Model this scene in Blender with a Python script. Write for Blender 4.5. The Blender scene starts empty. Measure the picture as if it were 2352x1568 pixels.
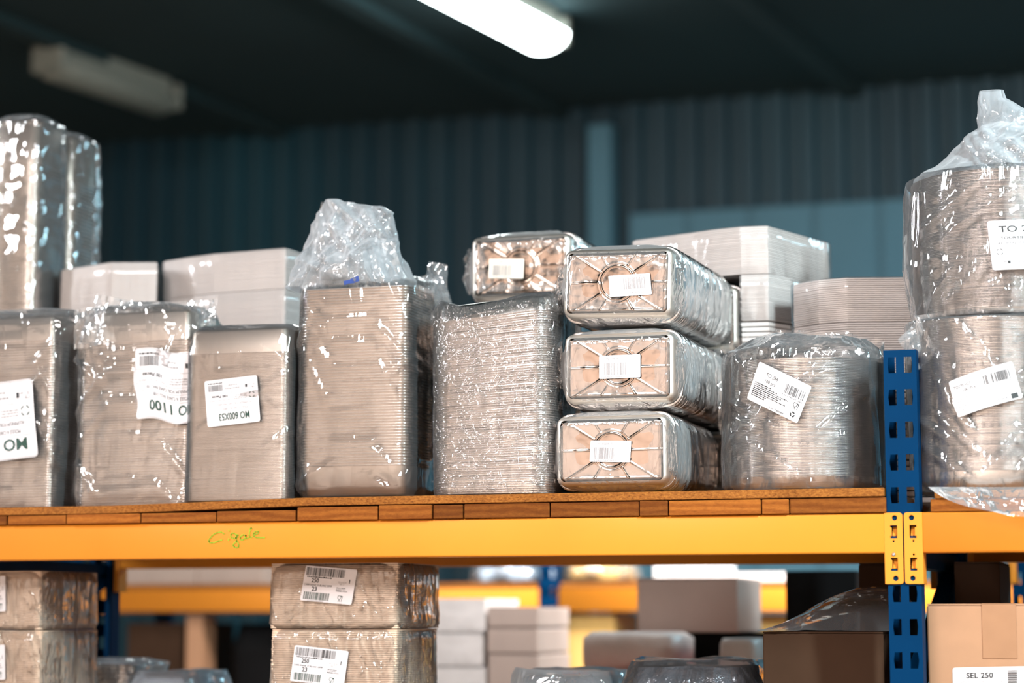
import bpy, math, random
from mathutils import Vector, Matrix, noise

# ------------------------------------------------------------------ camera
SC = bpy.context.scene
COL = SC.collection
F_PX, CX, CY = 5000.0, 1176.0, 784.0
PSI, PIT = math.radians(17.7), math.atan(0.126)
CAMZ = 1.6
cam_d = bpy.data.cameras.new('camera')
cam = bpy.data.objects.new('camera', cam_d)
COL.objects.link(cam)
cam.location = (0, 0, CAMZ)
cam.rotation_euler = (math.pi/2 + PIT, 0, PSI)
cam_d.sensor_width = 36.0
cam_d.lens = F_PX/2352*36.0
cam_d.clip_start = 0.05
cam_d.clip_end = 60
cam_d.dof.use_dof = True
cam_d.dof.focus_distance = 4.03
cam_d.dof.aperture_fstop = 1.75
SC.camera = cam

# ------------------------------------------------------------------ world, lights, exposure
wd = bpy.data.worlds.new('world'); SC.world = wd; wd.use_nodes = True
wd.node_tree.nodes['Background'].inputs[0].default_value = (0.55, 0.65, 0.7, 1)
wd.node_tree.nodes['Background'].inputs[1].default_value = 0.03

def area(name, loc, target, sx, sy, power, col, spread=180):
    d = bpy.data.lights.new(name, 'AREA'); d.shape = 'RECTANGLE'
    d.size = sx; d.size_y = sy; d.energy = power; d.color = col
    d.spread = math.radians(spread)
    o = bpy.data.objects.new(name, d); COL.objects.link(o)
    o.location = loc
    o.rotation_euler = (Vector(target)-Vector(loc)).to_track_quat('-Z', 'Y').to_euler()
    return o
# unseen key light, tubes that glint on the foil corners, and added fill lights
area('key_light', (-1.5, 0.1, 3.95), (-1.0, 3.95, 1.9), 1.5, 0.9, 72, (1.0, 0.95, 0.93), 120)  # unseen area light, aimed after the shadow under the beam
area('aisle_tube', (1.5, 1.7, 3.9), (-0.3, 3.9, 1.9), 0.16, 1.5, 120, (0.80, 0.97, 1.0), 120)
area('left_hall_tube', (-5.4, 2.5, 3.8), (-2.4, 3.9, 2.0), 0.22, 1.5, 60, (0.92, 0.97, 1.0), 120)
area('front_wall_fill', (-1.9, -1.6, 3.95), (-1.9, -3.6, 1.2), 7.0, 1.2, 1120, (1.0, 0.92, 0.89), 180)  # added fill: lights the front wall so the foil reflects something bright
area('side_wall_fill', (4.0, 2.0, 3.9), (6.0, 2.0, 1.8), 3.5, 0.5, 95, (0.97, 0.96, 1.0), 160)  # added fill: brightens the right wall for reflections in the stack sides
area('back_wall_fill', (2.2, 8.55, 3.97), (2.2, 8.56, 0.0), 3.6, 0.3, 150, (0.46, 0.84, 1.0), 180)  # added fill: faces down so the back wall brightens towards its foot
area('rear_goods_fill', (-0.4, 5.7, 3.3), (-1.2, 6.9, 1.4), 2.4, 0.3, 60, (1.0, 0.95, 0.9), 90)  # added fill: lifts the blurred goods low behind the rack

vs = SC.view_settings
vs.view_transform = 'Standard'; vs.look = 'None'; vs.gamma = 1.0
vs.use_curve_mapping = False
vs.exposure = 0.56
SC.cycles.use_denoising = True
SC.cycles.max_bounces = 10
SC.cycles.diffuse_bounces = 3
SC.cycles.glossy_bounces = 4
SC.cycles.transparent_max_bounces = 28
SC.cycles.caustics_reflective = False
SC.cycles.caustics_refractive = False
SC.cycles.sample_clamp_indirect = 4.0

# ------------------------------------------------------------------ pixel helpers (only used while laying things out)
_F = Vector((-math.sin(PSI)*math.cos(PIT), math.cos(PSI)*math.cos(PIT), math.sin(PIT)))
_R = Vector((math.cos(PSI), math.sin(PSI), 0))
_U = _R.cross(_F)
def W(px, py, Y):
    d = _F + _R*((px-CX)/F_PX) + _U*((CY-py)/F_PX)
    return Vector((0, 0, CAMZ)) + d*(Y/d.y)
def WX(px, Y, py=1100): return W(px, py, Y).x
def WZ(px, py, Y): return W(px, py, Y).z

# ------------------------------------------------------------------ materials
def nodes(name):
    m = bpy.data.materials.new(name); m.use_nodes = True
    nt = m.node_tree
    return m, nt, nt.nodes, nt.links, nt.nodes['Principled BSDF']
def tex_coord(N, L, scale=(1,1,1), kind='Object'):
    tc = N.new('ShaderNodeTexCoord'); mp = N.new('ShaderNodeMapping')
    mp.inputs['Scale'].default_value = scale
    L.new(tc.outputs[kind], mp.inputs['Vector'])
    return mp.outputs['Vector']
def add_bump(N, L, P, height, strength, dist):
    b = N.new('ShaderNodeBump'); b.inputs['Strength'].default_value = strength
    b.inputs['Distance'].default_value = dist
    L.new(height, b.inputs['Height']); L.new(b.outputs['Normal'], P.inputs['Normal'])
    return b
def noise_tex(N, L, vec, scale, detail=3, rough=.5, dist=0):
    n = N.new('ShaderNodeTexNoise'); n.inputs['Scale'].default_value = scale
    n.inputs['Detail'].default_value = detail; n.inputs['Roughness'].default_value = rough
    n.inputs['Distortion'].default_value = dist
    L.new(vec, n.inputs['Vector']); return n
def ramp(N, L, fac, stops):
    r = N.new('ShaderNodeValToRGB'); e = r.color_ramp.elements
    while len(e) < len(stops): e.new(0.5)
    for i, (p, c) in enumerate(stops): e[i].position = p; e[i].color = (*c, 1)
    L.new(fac, r.inputs['Fac']); return r
def simple(name, col, rough=.5, metal=0, var=.08, vscale=8, bump=.0, bscale=60, spec=.5, bdist=.001):
    m, nt, N, L, P = nodes(name)
    v = tex_coord(N, L)
    n = noise_tex(N, L, v, vscale, 4)
    a = tuple(max(0, c*(1-var)) for c in col); b = tuple(min(1, c*(1+var)) for c in col)
    r = ramp(N, L, n.outputs['Fac'], [(.3, a), (.7, b)])
    L.new(r.outputs['Color'], P.inputs['Base Color'])
    P.inputs['Roughness'].default_value = rough; P.inputs['Metallic'].default_value = metal
    P.inputs['Specular IOR Level'].default_value = spec
    if bump:
        n2 = noise_tex(N, L, v, bscale, 4)
        add_bump(N, L, P, n2.outputs['Fac'], bump, bdist)
    return m
def foil(name, rough, bscale, bstr, col=(.86,.83,.80), dist=.0008):
    m, nt, N, L, P = nodes(name)
    v = tex_coord(N, L, kind='Object')
    n = noise_tex(N, L, v, bscale, 3, .6)
    n2 = noise_tex(N, L, v, bscale*.12, 2)
    mx = N.new('ShaderNodeMath'); mx.operation = 'ADD'
    L.new(n.outputs['Fac'], mx.inputs[0]); L.new(n2.outputs['Fac'], mx.inputs[1])
    add_bump(N, L, P, mx.outputs[0], bstr, dist)
    P.inputs['Base Color'].default_value = (*col, 1)
    P.inputs['Metallic'].default_value = 1; P.inputs['Roughness'].default_value = rough
    return m
def film(name, haze, gloss=1.0, bscale=18, bstr=.35, tint=(.93,.96,1.0), rough=.1, stretch=(1,1,.35), facet=14, fstr=.5):
    m, nt, N, L, P = nodes(name); N.remove(P)
    out = [n for n in N if n.type == 'OUTPUT_MATERIAL'][0]
    v = tex_coord(N, L, stretch)
    n = noise_tex(N, L, v, bscale, 3, .55, 1.2)
    # sharp creases: ridges of the noise, and flat facets of a stretched cell pattern
    s = N.new('ShaderNodeMath'); s.operation = 'SUBTRACT'; s.inputs[1].default_value = .5
    a = N.new('ShaderNodeMath'); a.operation = 'ABSOLUTE'
    p = N.new('ShaderNodeMath'); p.operation = 'POWER'; p.inputs[1].default_value = .6
    L.new(n.outputs['Fac'], s.inputs[0]); L.new(s.outputs[0], a.inputs[0]); L.new(a.outputs[0], p.inputs[0])
    b0 = N.new('ShaderNodeBump'); b0.inputs['Strength'].default_value = bstr*.6; b0.inputs['Distance'].default_value = .004
    L.new(p.outputs[0], b0.inputs['Height'])
    mp2 = N.new('ShaderNodeMapping'); mp2.inputs['Rotation'].default_value = (0, math.radians(33), 0); mp2.inputs['Scale'].default_value = (1.0, 1.0, .42)
    mixv = N.new('ShaderNodeMixRGB'); mixv.inputs[0].default_value = .055
    L.new(v, mixv.inputs[1]); L.new(n.outputs['Color'], mixv.inputs[2]); L.new(mixv.outputs[0], mp2.inputs[0])
    vo = N.new('ShaderNodeTexVoronoi'); vo.feature = 'DISTANCE_TO_EDGE'; vo.inputs['Scale'].default_value = facet
    L.new(mp2.outputs[0], vo.inputs['Vector'])
    b = N.new('ShaderNodeBump'); b.inputs['Strength'].default_value = fstr; b.inputs['Distance'].default_value = .45/facet
    L.new(vo.outputs['Distance'], b.inputs['Height']); L.new(b0.outputs[0], b.inputs['Normal'])
    tr = N.new('ShaderNodeBsdfTransparent'); tr.inputs[0].default_value = (.97,.975,.98,1)
    gl = N.new('ShaderNodeBsdfGlossy'); gl.inputs['Roughness'].default_value = rough
    gl.inputs[0].default_value = (1,1,1,1)
    L.new(b.outputs[0], gl.inputs['Normal'])
    fr = N.new('ShaderNodeFresnel'); fr.inputs[0].default_value = 1.45
    L.new(b.outputs[0], fr.inputs['Normal'])
    g = N.new('ShaderNodeMath'); g.operation = 'MULTIPLY_ADD'; g.use_clamp = True
    g.inputs[1].default_value = 1.1*gloss; g.inputs[2].default_value = .03*gloss
    L.new(fr.outputs[0], g.inputs[0])
    m1 = N.new('ShaderNodeMixShader'); L.new(g.outputs[0], m1.inputs[0])
    L.new(tr.outputs[0], m1.inputs[1]); L.new(gl.outputs[0], m1.inputs[2])
    df = N.new('ShaderNodeBsdfDiffuse'); df.inputs[0].default_value = (*tint, 1)
    tl = N.new('ShaderNodeBsdfTranslucent'); tl.inputs[0].default_value = (*tint, 1)
    m0 = N.new('ShaderNodeMixShader'); m0.inputs[0].default_value = .4
    L.new(df.outputs[0], m0.inputs[1]); L.new(tl.outputs[0], m0.inputs[2])
    lw = N.new('ShaderNodeLayerWeight'); lw.inputs[0].default_value = .35
    h = N.new('ShaderNodeMath'); h.operation = 'MULTIPLY_ADD'; h.use_clamp = True
    h.inputs[1].default_value = haze*3.6; h.inputs[2].default_value = haze
    L.new(lw.outputs['Facing'], h.inputs[0])
    m2 = N.new('ShaderNodeMixShader'); L.new(h.outputs[0], m2.inputs[0])
    L.new(m1.outputs[0], m2.inputs[1]); L.new(m0.outputs[0], m2.inputs[2])
    L.new(m2.outputs[0], out.inputs[0])
    return m
def chipboard(name):
    m, nt, N, L, P = nodes(name)
    v = tex_coord(N, L, (1, 1, 2.2))
    n = noise_tex(N, L, v, 170, 5, .7); n2 = noise_tex(N, L, v, 9, 3)
    r = ramp(N, L, n.outputs['Fac'], [(.28, (.12,.036,.007)), (.45,  (.27,.090,.016)), (.62, (.39,.148,.028)), (.8, (.48,.215,.05))])
    mx = N.new('ShaderNodeMixRGB'); mx.blend_type = 'MULTIPLY'; mx.inputs[0].default_value = .7
    r2 = ramp(N, L, n2.outputs['Fac'], [(.3, (.62,.58,.55)), (.7, (1,1,1))])
    L.new(r.outputs[0], mx.inputs[1]); L.new(r2.outputs[0], mx.inputs[2])
    L.new(mx.outputs[0], P.inputs['Base Color']); P.inputs['Roughness'].default_value = .8; P.inputs['Specular IOR Level'].default_value = .15
    add_bump(N, L, P, n.outputs['Fac'], .6, .001)
    return m
def endgrain(name):
    m, nt, N, L, P = nodes(name)
    v = tex_coord(N, L, (1, .05, 3.0))
    oi = N.new('ShaderNodeObjectInfo')
    ad = N.new('ShaderNodeVectorMath'); ad.operation = 'ADD'
    sc = N.new('ShaderNodeVectorMath'); sc.operation = 'SCALE'; sc.inputs['Scale'].default_value = 7
    cb = N.new('ShaderNodeCombineXYZ'); L.new(oi.outputs['Random'], cb.inputs[0]); L.new(oi.outputs['Random'], cb.inputs[2])
    L.new(cb.outputs[0], sc.inputs[0]); L.new(v, ad.inputs[0]); L.new(sc.outputs[0], ad.inputs[1])
    w = N.new('ShaderNodeTexWave'); w.wave_type = 'RINGS'; w.inputs['Scale'].default_value = 7
    w.inputs['Distortion'].default_value = 7; w.inputs['Detail'].default_value = 3
    L.new(ad.outputs[0], w.inputs['Vector'])
    n = noise_tex(N, L, ad.outputs[0], 75, 6, .8)
    r = ramp(N, L, w.outputs['Fac'], [(.1, (.26,.080,.012)), (.9, (.345,.118,.019))])
    r2 = ramp(N, L, n.outputs['Fac'], [(.3, (.5,.42,.36)), (.7, (1.05,1.05,1.0))])
    mx = N.new('ShaderNodeMixRGB'); mx.blend_type = 'MULTIPLY'; mx.inputs[0].default_value = .8
    L.new(r.outputs[0], mx.inputs[1]); L.new(r2.outputs[0], mx.inputs[2])
    r3 = ramp(N, L, oi.outputs['Random'], [(0, (.55,.5,.46)), (1, (1.25,1.2,1.15))])
    mx2 = N.new('ShaderNodeMixRGB'); mx2.blend_type = 'MULTIPLY'; mx2.inputs[0].default_value = 1
    L.new(mx.outputs[0], mx2.inputs[1]); L.new(r3.outputs[0], mx2.inputs[2])
    L.new(mx2.outputs[0], P.inputs['Base Color']); P.inputs['Roughness'].default_value = .8; P.inputs['Specular IOR Level'].default_value = .15
    add_bump(N, L, P, n.outputs['Fac'], .5, .001)
    return m
def cladding(name):
    m, nt, N, L, P = nodes(name)
    v = tex_coord(N, L, (1, 1, .15))
    n = noise_tex(N, L, v, 1.4, 4)
    r = ramp(N, L, n.outputs['Fac'], [(.3, (.001,.023,.038)), (.7, (.004,.047,.070))])
    L.new(r.outputs[0], P.inputs['Base Color']); P.inputs['Roughness'].default_value = .55
    return m
def emis(name, col, s):
    m, nt, N, L, P = nodes(name)
    P.inputs['Base Color'].default_value = (.8,.8,.8,1)
    P.inputs['Emission Color'].default_value = (*col, 1); P.inputs['Emission Strength'].default_value = s
    return m

M = {}
M['foil'] = foil('crinkled_foil', .23, 420, .34, (.86,.82,.79))
M['foil_smooth'] = foil('smooth_foil', .17, 130, .09, (.85,.81,.775))
M['foil_mirror'] = foil('mirror_foil', .15, 15, .6, (.33,.27,.235), .004)
M['foil_sparkle'] = foil('sparkling_foil', .27, 480, .8, (.75,.715,.70))
M['film'] = film('clear_film', .030, 1.0, 9, .22, rough=.06, stretch=(1,1,.28), facet=6, fstr=.42)
M['film_loose'] = film('loose_film', .045, 1.15, 8, .3, rough=.06, stretch=(1,1,.28), facet=7, fstr=.7)
M['film_tuft'] = film('gathered_film', .14, 1.4, 11, .5, (.90,.95,1.0), rough=.08, stretch=(1,1,.5), facet=17, fstr=.9)
M['film_pack'] = film('pack_film', .10, 1.0, 22, .25, (.97,.96,.96), .1, facet=16, fstr=.4)
M['foil_body'] = foil('body_foil', .42, 60, .25, (.52,.45,.395))
M['foil_satin'] = foil('satin_foil', .45, 90, .3, (.82,.76,.70))
M['film_tight'] = film('shrink_film', .02, 1.1, 60, .5, rough=.1, facet=30, fstr=.6)
M['film_box'] = film('box_film', .035, 1.1, 26, .6, (1,.96,.92), .1, facet=18, fstr=.7)
M['film_flat'] = film('flat_film', .008, .45, 9, .3, (1,.96,.92), .1, facet=7, fstr=.25)
M['yellow'] = simple('yellow_enamel', (.72,.250,.024), .45, 0, .03, 5, .04, 200, spec=.2)
M['blue'] = simple('blue_enamel', (.0003,.026,.080), .5, 0, .08, 9, .05, 150, spec=.03)
M['edge_steel'] = simple('worn_steel', (.35,.36,.37), .4, .8, .2, 60)
M['label'] = simple('label_paper', (.74,.71,.735), .45, 0, .02, 30)
M['label_cream'] = simple('label_cream', (.86,.78,.68), .5, 0, .02, 30)
M['ink'] = simple('black_ink', (.012,.014,.016), .5, 0, .1, 30)
M['ink_green'] = simple('dark_green_ink', (.008,.05,.035), .5, 0, .1, 30)
M['ink_grey'] = simple('grey_ink', (.33,.31,.32), .6, 0, .1, 30)
M['pen'] = simple('green_marker', (.27,.33,.003), .6, 0, .15, 90)
M['tape_blue'] = simple('blue_tape', (.006,.045,.24), .35, 0, .1, 60)
M['chip'] = chipboard('raw_chipboard')
M['plank'] = endgrain('sawn_board')
M['white_card'] = simple('white_board', (.80,.735,.71), .7, 0, .03, 30)
M['cream_card'] = simple('cream_board', (.74,.55,.41), .7, 0, .05, 25)
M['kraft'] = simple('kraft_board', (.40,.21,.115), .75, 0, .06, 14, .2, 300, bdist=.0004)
M['kraft_dark_shaded'] = simple('dark_shaded_kraft', (.046,.024,.014), .85, 0, .1, 10, spec=.1)  # dark kraft, deepened further to hold the shade below the shelf
M['tape'] = simple('brown_packing_tape', (.34,.17,.088), .25, 0, .05, 20)
M['clad'] = cladding('wall_cladding')
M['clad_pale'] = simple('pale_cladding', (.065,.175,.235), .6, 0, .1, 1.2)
M['ceil'] = simple('ceiling_sheet', (.005,.024,.028), .9, 0, .15, .8)
M['floor'] = simple('concrete_floor', (.34,.30,.26), .7, 0, .12, 2)
M['wall_pale'] = simple('pale_wall', (.60,.50,.42), .8, 0, .05, 2)
M['lamp_on'] = emis('tube_glow', (.88,.99,1.0), 14)
M['lamp_body'] = simple('lamp_housing', (.22,.23,.20), .5, 0, .05, 20)
M['grey_pl'] = simple('grey_plastic', (.30,.27,.26), .5, 0, .08, 10)
M['black_pl'] = simple('black_plastic', (.004,.004,.0045), .6, 0, .1, 10, spec=.08)
M['wrap_white'] = simple('white_wrapped_goods', (.78,.74,.74), .4, 0, .08, 10, .4, 20, bdist=.01)
M['wrap_blue'] = simple('bluish_wrapped_goods', (.50,.60,.72), .25, 0, .12, 10, .6, 25, bdist=.01)
M['wrap_dark'] = simple('dark_wrapped_goods', (.10,.11,.13), .18, .3, .3, 18, 1.0, 28, bdist=.02)
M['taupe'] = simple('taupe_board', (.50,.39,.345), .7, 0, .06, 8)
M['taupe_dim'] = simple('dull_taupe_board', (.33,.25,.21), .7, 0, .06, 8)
M['red'] = simple('red_card', (.45,.06,.03), .6, 0, .1, 10)
M['gold'] = simple('ochre_board', (.62,.36,.10), .6, 0, .1, 10)

# ------------------------------------------------------------------ object helpers
def tag(o, label=None, cat=None, group=None, kind=None):
    if label: o['label'] = label
    if cat: o['category'] = cat
    if group: o['group'] = group
    if kind: o['kind'] = kind
    return o
def thing(name, label, cat, loc, group=None, rotz=0):
    o = bpy.data.objects.new(name, None); COL.objects.link(o)
    o.empty_display_size = .05
    o.location = loc; o.rotation_euler = (0, 0, rotz)
    return tag(o, label, cat, group)
def link_mesh(name, me, parent=None, loc=(0,0,0), rot=(0,0,0)):
    o = bpy.data.objects.new(name, me); COL.objects.link(o)
    if parent: o.parent = parent
    o.location = loc; o.rotation_euler = rot
    return o
class MB:
    def __init__(s): s.v = []; s.f = []; s.m = []; s.s = []
    def add(s, verts, faces, mi=0, smooth=False):
        b = len(s.v); s.v += [tuple(v) for v in verts]
        for f in faces: s.f.append([b+i for i in f]); s.m.append(mi); s.s.append(smooth)
        return s
    def box(s, x0, x1, y0, y1, z0, z1, mi=0):
        v = [(x0,y0,z0),(x1,y0,z0),(x1,y1,z0),(x0,y1,z0),(x0,y0,z1),(x1,y0,z1),(x1,y1,z1),(x0,y1,z1)]
        return s.add(v, [(3,2,1,0),(4,5,6,7),(0,1,5,4),(1,2,6,5),(2,3,7,6),(3,0,4,7)], mi)
    def bar(s, a, b, w, h, mi=0, up=(0,0,1)):
        a = Vector(a); b = Vector(b); d = (b-a).normalized(); u = Vector(up)
        r = d.cross(u); r = r.normalized() if r.length > 1e-6 else Vector((1,0,0)); u = r.cross(d)
        vs = [p + r*(sx*w/2) + u*(sz*h/2) for p in (a, b) for sx, sz in ((-1,-1),(1,-1),(1,1),(-1,1))]
        return s.add(vs, [(0,1,2,3),(7,6,5,4),(0,4,5,1),(1,5,6,2),(2,6,7,3),(3,7,4,0)], mi)
    def rings(s, rs, cap0=True, cap1=True, mi=0, smooth=True, smooth_fn=None):
        n = len(rs[0]); b = len(s.v)
        for r in rs: s.v += [tuple(p) for p in r]
        for i in range(len(rs)-1):
            sm = smooth if smooth_fn is None else smooth_fn(i)
            for j in range(n):
                k = (j+1) % n
                s.f.append([b+i*n+j, b+i*n+k, b+(i+1)*n+k, b+(i+1)*n+j]); s.m.append(mi); s.s.append(sm)
        if cap0: s.f.append([b+j for j in range(n)][::-1]); s.m.append(mi); s.s.append(False)
        if cap1: s.f.append([b+(len(rs)-1)*n+j for j in range(n)]); s.m.append(mi); s.s.append(False)
        return s
    def mesh(s, name, mats, off=(0,0,0)):
        me = bpy.data.meshes.new(name)
        ox, oy, oz = off
        me.from_pydata([(x-ox, y-oy, z-oz) for x, y, z in s.v], [], s.f)
        for m in (mats if isinstance(mats, (list, tuple)) else [mats]): me.materials.append(m)
        me.polygons.foreach_set('material_index', s.m)
        me.polygons.foreach_set('use_smooth', s.s)
        me.update(); return me
    def build(s, name, mats, parent=None, off=None):
        if off is None:
            off = (0,0,0)
            q = parent
            while q is not None: off = tuple(off[i]+q.location[i] for i in range(3)); q = q.parent
        return link_mesh(name, s.mesh(name, mats, off), parent)
def bevel(o, w, seg=2, angle=30):
    m = o.modifiers.new('bevel', 'BEVEL'); m.width = w; m.segments = seg
    m.limit_method = 'ANGLE'; m.angle_limit = math.radians(angle)
    return o
def rr(a, b, r, n=5):
    r = min(r, a*.999, b*.999); pts = []
    for cx, cy, a0 in ((a-r, b-r, 0), (-a+r, b-r, 90), (-a+r, -b+r, 180), (a-r, -b+r, 270)):
        for i in range(n+1):
            t = math.radians(a0 + 90*i/n)
            pts.append((cx + r*math.cos(t), cy + r*math.sin(t)))
    return pts
def holed_plate(outline, holes, y, thick):
    """flat plate in the XZ plane with through holes, extruded towards +Y"""
    import bmesh
    bm = bmesh.new()
    edges = []
    for loop in [outline] + holes:
        vs = [bm.verts.new((p[0], y, p[1])) for p in loop]
        for i in range(len(vs)): edges.append(bm.edges.new((vs[i], vs[(i+1) % len(vs)])))
    bmesh.ops.triangle_fill(bm, use_beauty=True, use_dissolve=False, edges=edges, normal=(0,-1,0))
    r = bmesh.ops.extrude_face_region(bm, geom=bm.faces[:])
    bmesh.ops.translate(bm, vec=(0, thick, 0), verts=[g for g in r['geom'] if isinstance(g, bmesh.types.BMVert)])
    bmesh.ops.recalc_face_normals(bm, faces=bm.faces[:])
    bm.verts.index_update()
    mb = MB(); mb.add([v.co for v in bm.verts], [[v.index for v in f.verts] for f in bm.faces])
    bm.free(); return mb
def circle(cx, cz, r, n=20): return [(cx + r*math.cos(2*math.pi*i/n), cz + r*math.sin(2*math.pi*i/n)) for i in range(n)]

# ------------------------------------------------------------------ label printing
_txt = {}
def text_polys(s, bold=False):
    k = (s, bold)
    if k not in _txt:
        cu = bpy.data.curves.new('t', 'FONT'); cu.body = s; cu.size = 1; cu.resolution_u = 3
        if bold: cu.offset = .022
        ob = bpy.data.objects.new('t', cu); COL.objects.link(ob)
        dg = bpy.context.evaluated_depsgraph_get(); dg.update()
        me = bpy.data.meshes.new_from_object(ob.evaluated_get(dg))
        v = [(p.co.x, p.co.y) for p in me.vertices]; f = [tuple(p.vertices) for p in me.polygons]
        x0 = min(p[0] for p in v); x1 = max(p[0] for p in v)
        _txt[k] = ([(p[0]-x0, p[1]) for p in v], f, x1-x0)
        bpy.data.objects.remove(ob); bpy.data.curves.remove(cu); bpy.data.meshes.remove(me)
    return _txt[k]
class Label:
    """s,t run 0..1 from the label's own top-left; o,tr,bl are world corners"""
    def __init__(s, parent, o, tr, bl, name='label', mat='label', bend=None, lift=.0006):
        s.parent = parent; s.o = Vector(o); s.u = Vector(tr)-s.o; s.w = Vector(bl)-s.o
        n = s.u.cross(s.w).normalized()
        s.n = n if n.y < 0 else -n
        s.bend = bend; s.lift = lift
        s.layers = {}
        mb = MB(); nx, ny = 24, 16
        def edge(x, y):  # rounded corners
            r = .05; W_, H_ = s.u.length, s.w.length; R = r*min(W_, H_)
            X, Y = x*W_, y*H_
            for cx, cy in ((R,R),(W_-R,R),(R,H_-R),(W_-R,H_-R)):
                if (X-cx)*(1 if cx > W_/2 else -1) > 0 and (Y-cy)*(1 if cy > H_/2 else -1) > 0:
                    d = math.hypot(X-cx, Y-cy)
                    if d > R: X = cx+(X-cx)*R/d; Y = cy+(Y-cy)*R/d
            return X/W_, Y/H_
        xs = [0, .015, .03, .05]+[.05+.9*i/nx for i in range(1, nx)]+[.95, .97, .985, 1]
        ys = [0, .02, .04, .06]+[.06+.88*i/ny for i in range(1, ny)]+[.94, .96, .98, 1]
        vs = [s.P(*edge(x, y), 0) for y in ys for x in xs]
        n_ = len(xs)
        mb.add(vs, [(j*n_+i, j*n_+i+1, (j+1)*n_+i+1, (j+1)*n_+i) for j in range(len(ys)-1) for i in range(n_-1)], 0, True)
        s.obj = mb.build(name, M[mat], parent)
    def P(s, x, y, k=1):
        p = s.o + s.u*x + s.w*y
        if s.bend: p = s.bend(p, x, y)
        return p + s.n*(s.lift*k)
    def _mb(s, layer): return s.layers.setdefault(layer, MB())
    def rect(s, x0, y0, x1, y1, layer='symbol', mi=0):
        k = max(1, int(abs(x1-x0)*16)); vs = []
        for i in range(k+1):
            x = x0+(x1-x0)*i/k; vs += [s.P(x, y0), s.P(x, y1)]
        s._mb(layer).add(vs, [(2*i, 2*i+2, 2*i+3, 2*i+1) for i in range(k)], mi)
    def text(s, str_, x0, y, h, x1=None, layer='lettering', mi=0, bold=False):
        """baseline at y, cap height h (in label heights), stretched to x0..x1"""
        v, f, w = text_polys(str_, bold)
        asp = s.w.length/s.u.length
        k = (h/.70); kx = k*asp if x1 is None else (x1-x0)/w
        s._mb(layer).add([s.P(x0 + p[0]*kx, y - p[1]*k) for p in v], f, mi)
    def micro(s, x0, x1, y, h, seed, layer='fine_print', mi=0):
        rnd = random.Random(seed); x = x0
        while x < x1:
            w = min(rnd.uniform(.012, .05), x1-x)
            s.rect(x, y-h*rnd.uniform(.6, 1), x+w, y, layer, mi); x += w + .008
    def barcode(s, x0, y0, x1, y1, seed, n=42, layer='barcode', mi=0):
        rnd = random.Random(seed); ws = [rnd.choice((1,1,2,3)) for _ in range(n*2)]; tot = sum(ws); x = x0
        for i, w in enumerate(ws):
            dx = (x1-x0)*w/tot
            if i % 2 == 0: s.rect(x, y0, x+dx*.9, y1, layer, mi)
            x += dx
    def stroke(s, pts, w, layer='symbol', mi=0):
        """polyline in label units; w in label heights"""
        asp = s.u.length/s.w.length
        for a, b in zip(pts[:-1], pts[1:]):
            dx, dy = (b[0]-a[0])*asp, b[1]-a[1]; l = math.hypot(dx, dy) or 1
            ox, oy = -dy/l*w/2/asp, dx/l*w/2
            s._mb(layer).add([s.P(a[0]+ox, a[1]+oy), s.P(b[0]+ox, b[1]+oy), s.P(b[0]-ox, b[1]-oy), s.P(a[0]-ox, a[1]-oy)], [(0,1,2,3)], mi)
    def arc(s, cx, cy, r, a0, a1, w, layer='symbol', mi=0, n=10):
        asp = s.u.length/s.w.length
        s.stroke([(cx + r*math.cos(math.radians(a0+(a1-a0)*i/n))/asp, cy - r*math.sin(math.radians(a0+(a1-a0)*i/n))) for i in range(n+1)], w, layer, mi)
    def glass(s, cx, cy, h, w=.012, mi=0):
        asp = s.u.length/s.w.length; q = lambda x, y: (cx+x*h/asp, cy+y*h)
        s.stroke([q(-.4,-.5), q(-.42,-.1), q(-.2,.12), q(.0,.12), q(.15,-.1), q(.12,-.5), q(-.4,-.5)], w, mi=mi)
        s.stroke([q(-.1,.12), q(-.1,.3), q(-.3,.5)], w, mi=mi); s.stroke([q(-.1,.3), q(.12,.5)], w, mi=mi)
        s.stroke([q(.12,-.5), q(.48,-.45), q(.4,-.1), q(.36,.5)], w, mi=mi)
        s.rect(q(.2,0)[0], q(0,-.45)[1], q(.45,0)[0], q(0,-.28)[1], mi=mi)
    def recycle(s, cx, cy, r):
        for k in range(3):
            s.arc(cx, cy, r*.72, 90+120*k-52, 90+120*k+36, r*.5, n=5)
    def ring_logo(s, cx, cy, r, mi=0):
        for a in (20, 110, 200, 290): s.arc(cx, cy, r, a, a+52, r*.28, mi=mi, n=5)
    def done(s, inks=('ink', 'ink_green', 'ink_grey')):
        for k, mb in s.layers.items():
            if mb.v: mb.build(k, [M[i] for i in inks], s.obj)
        return s.obj

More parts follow.
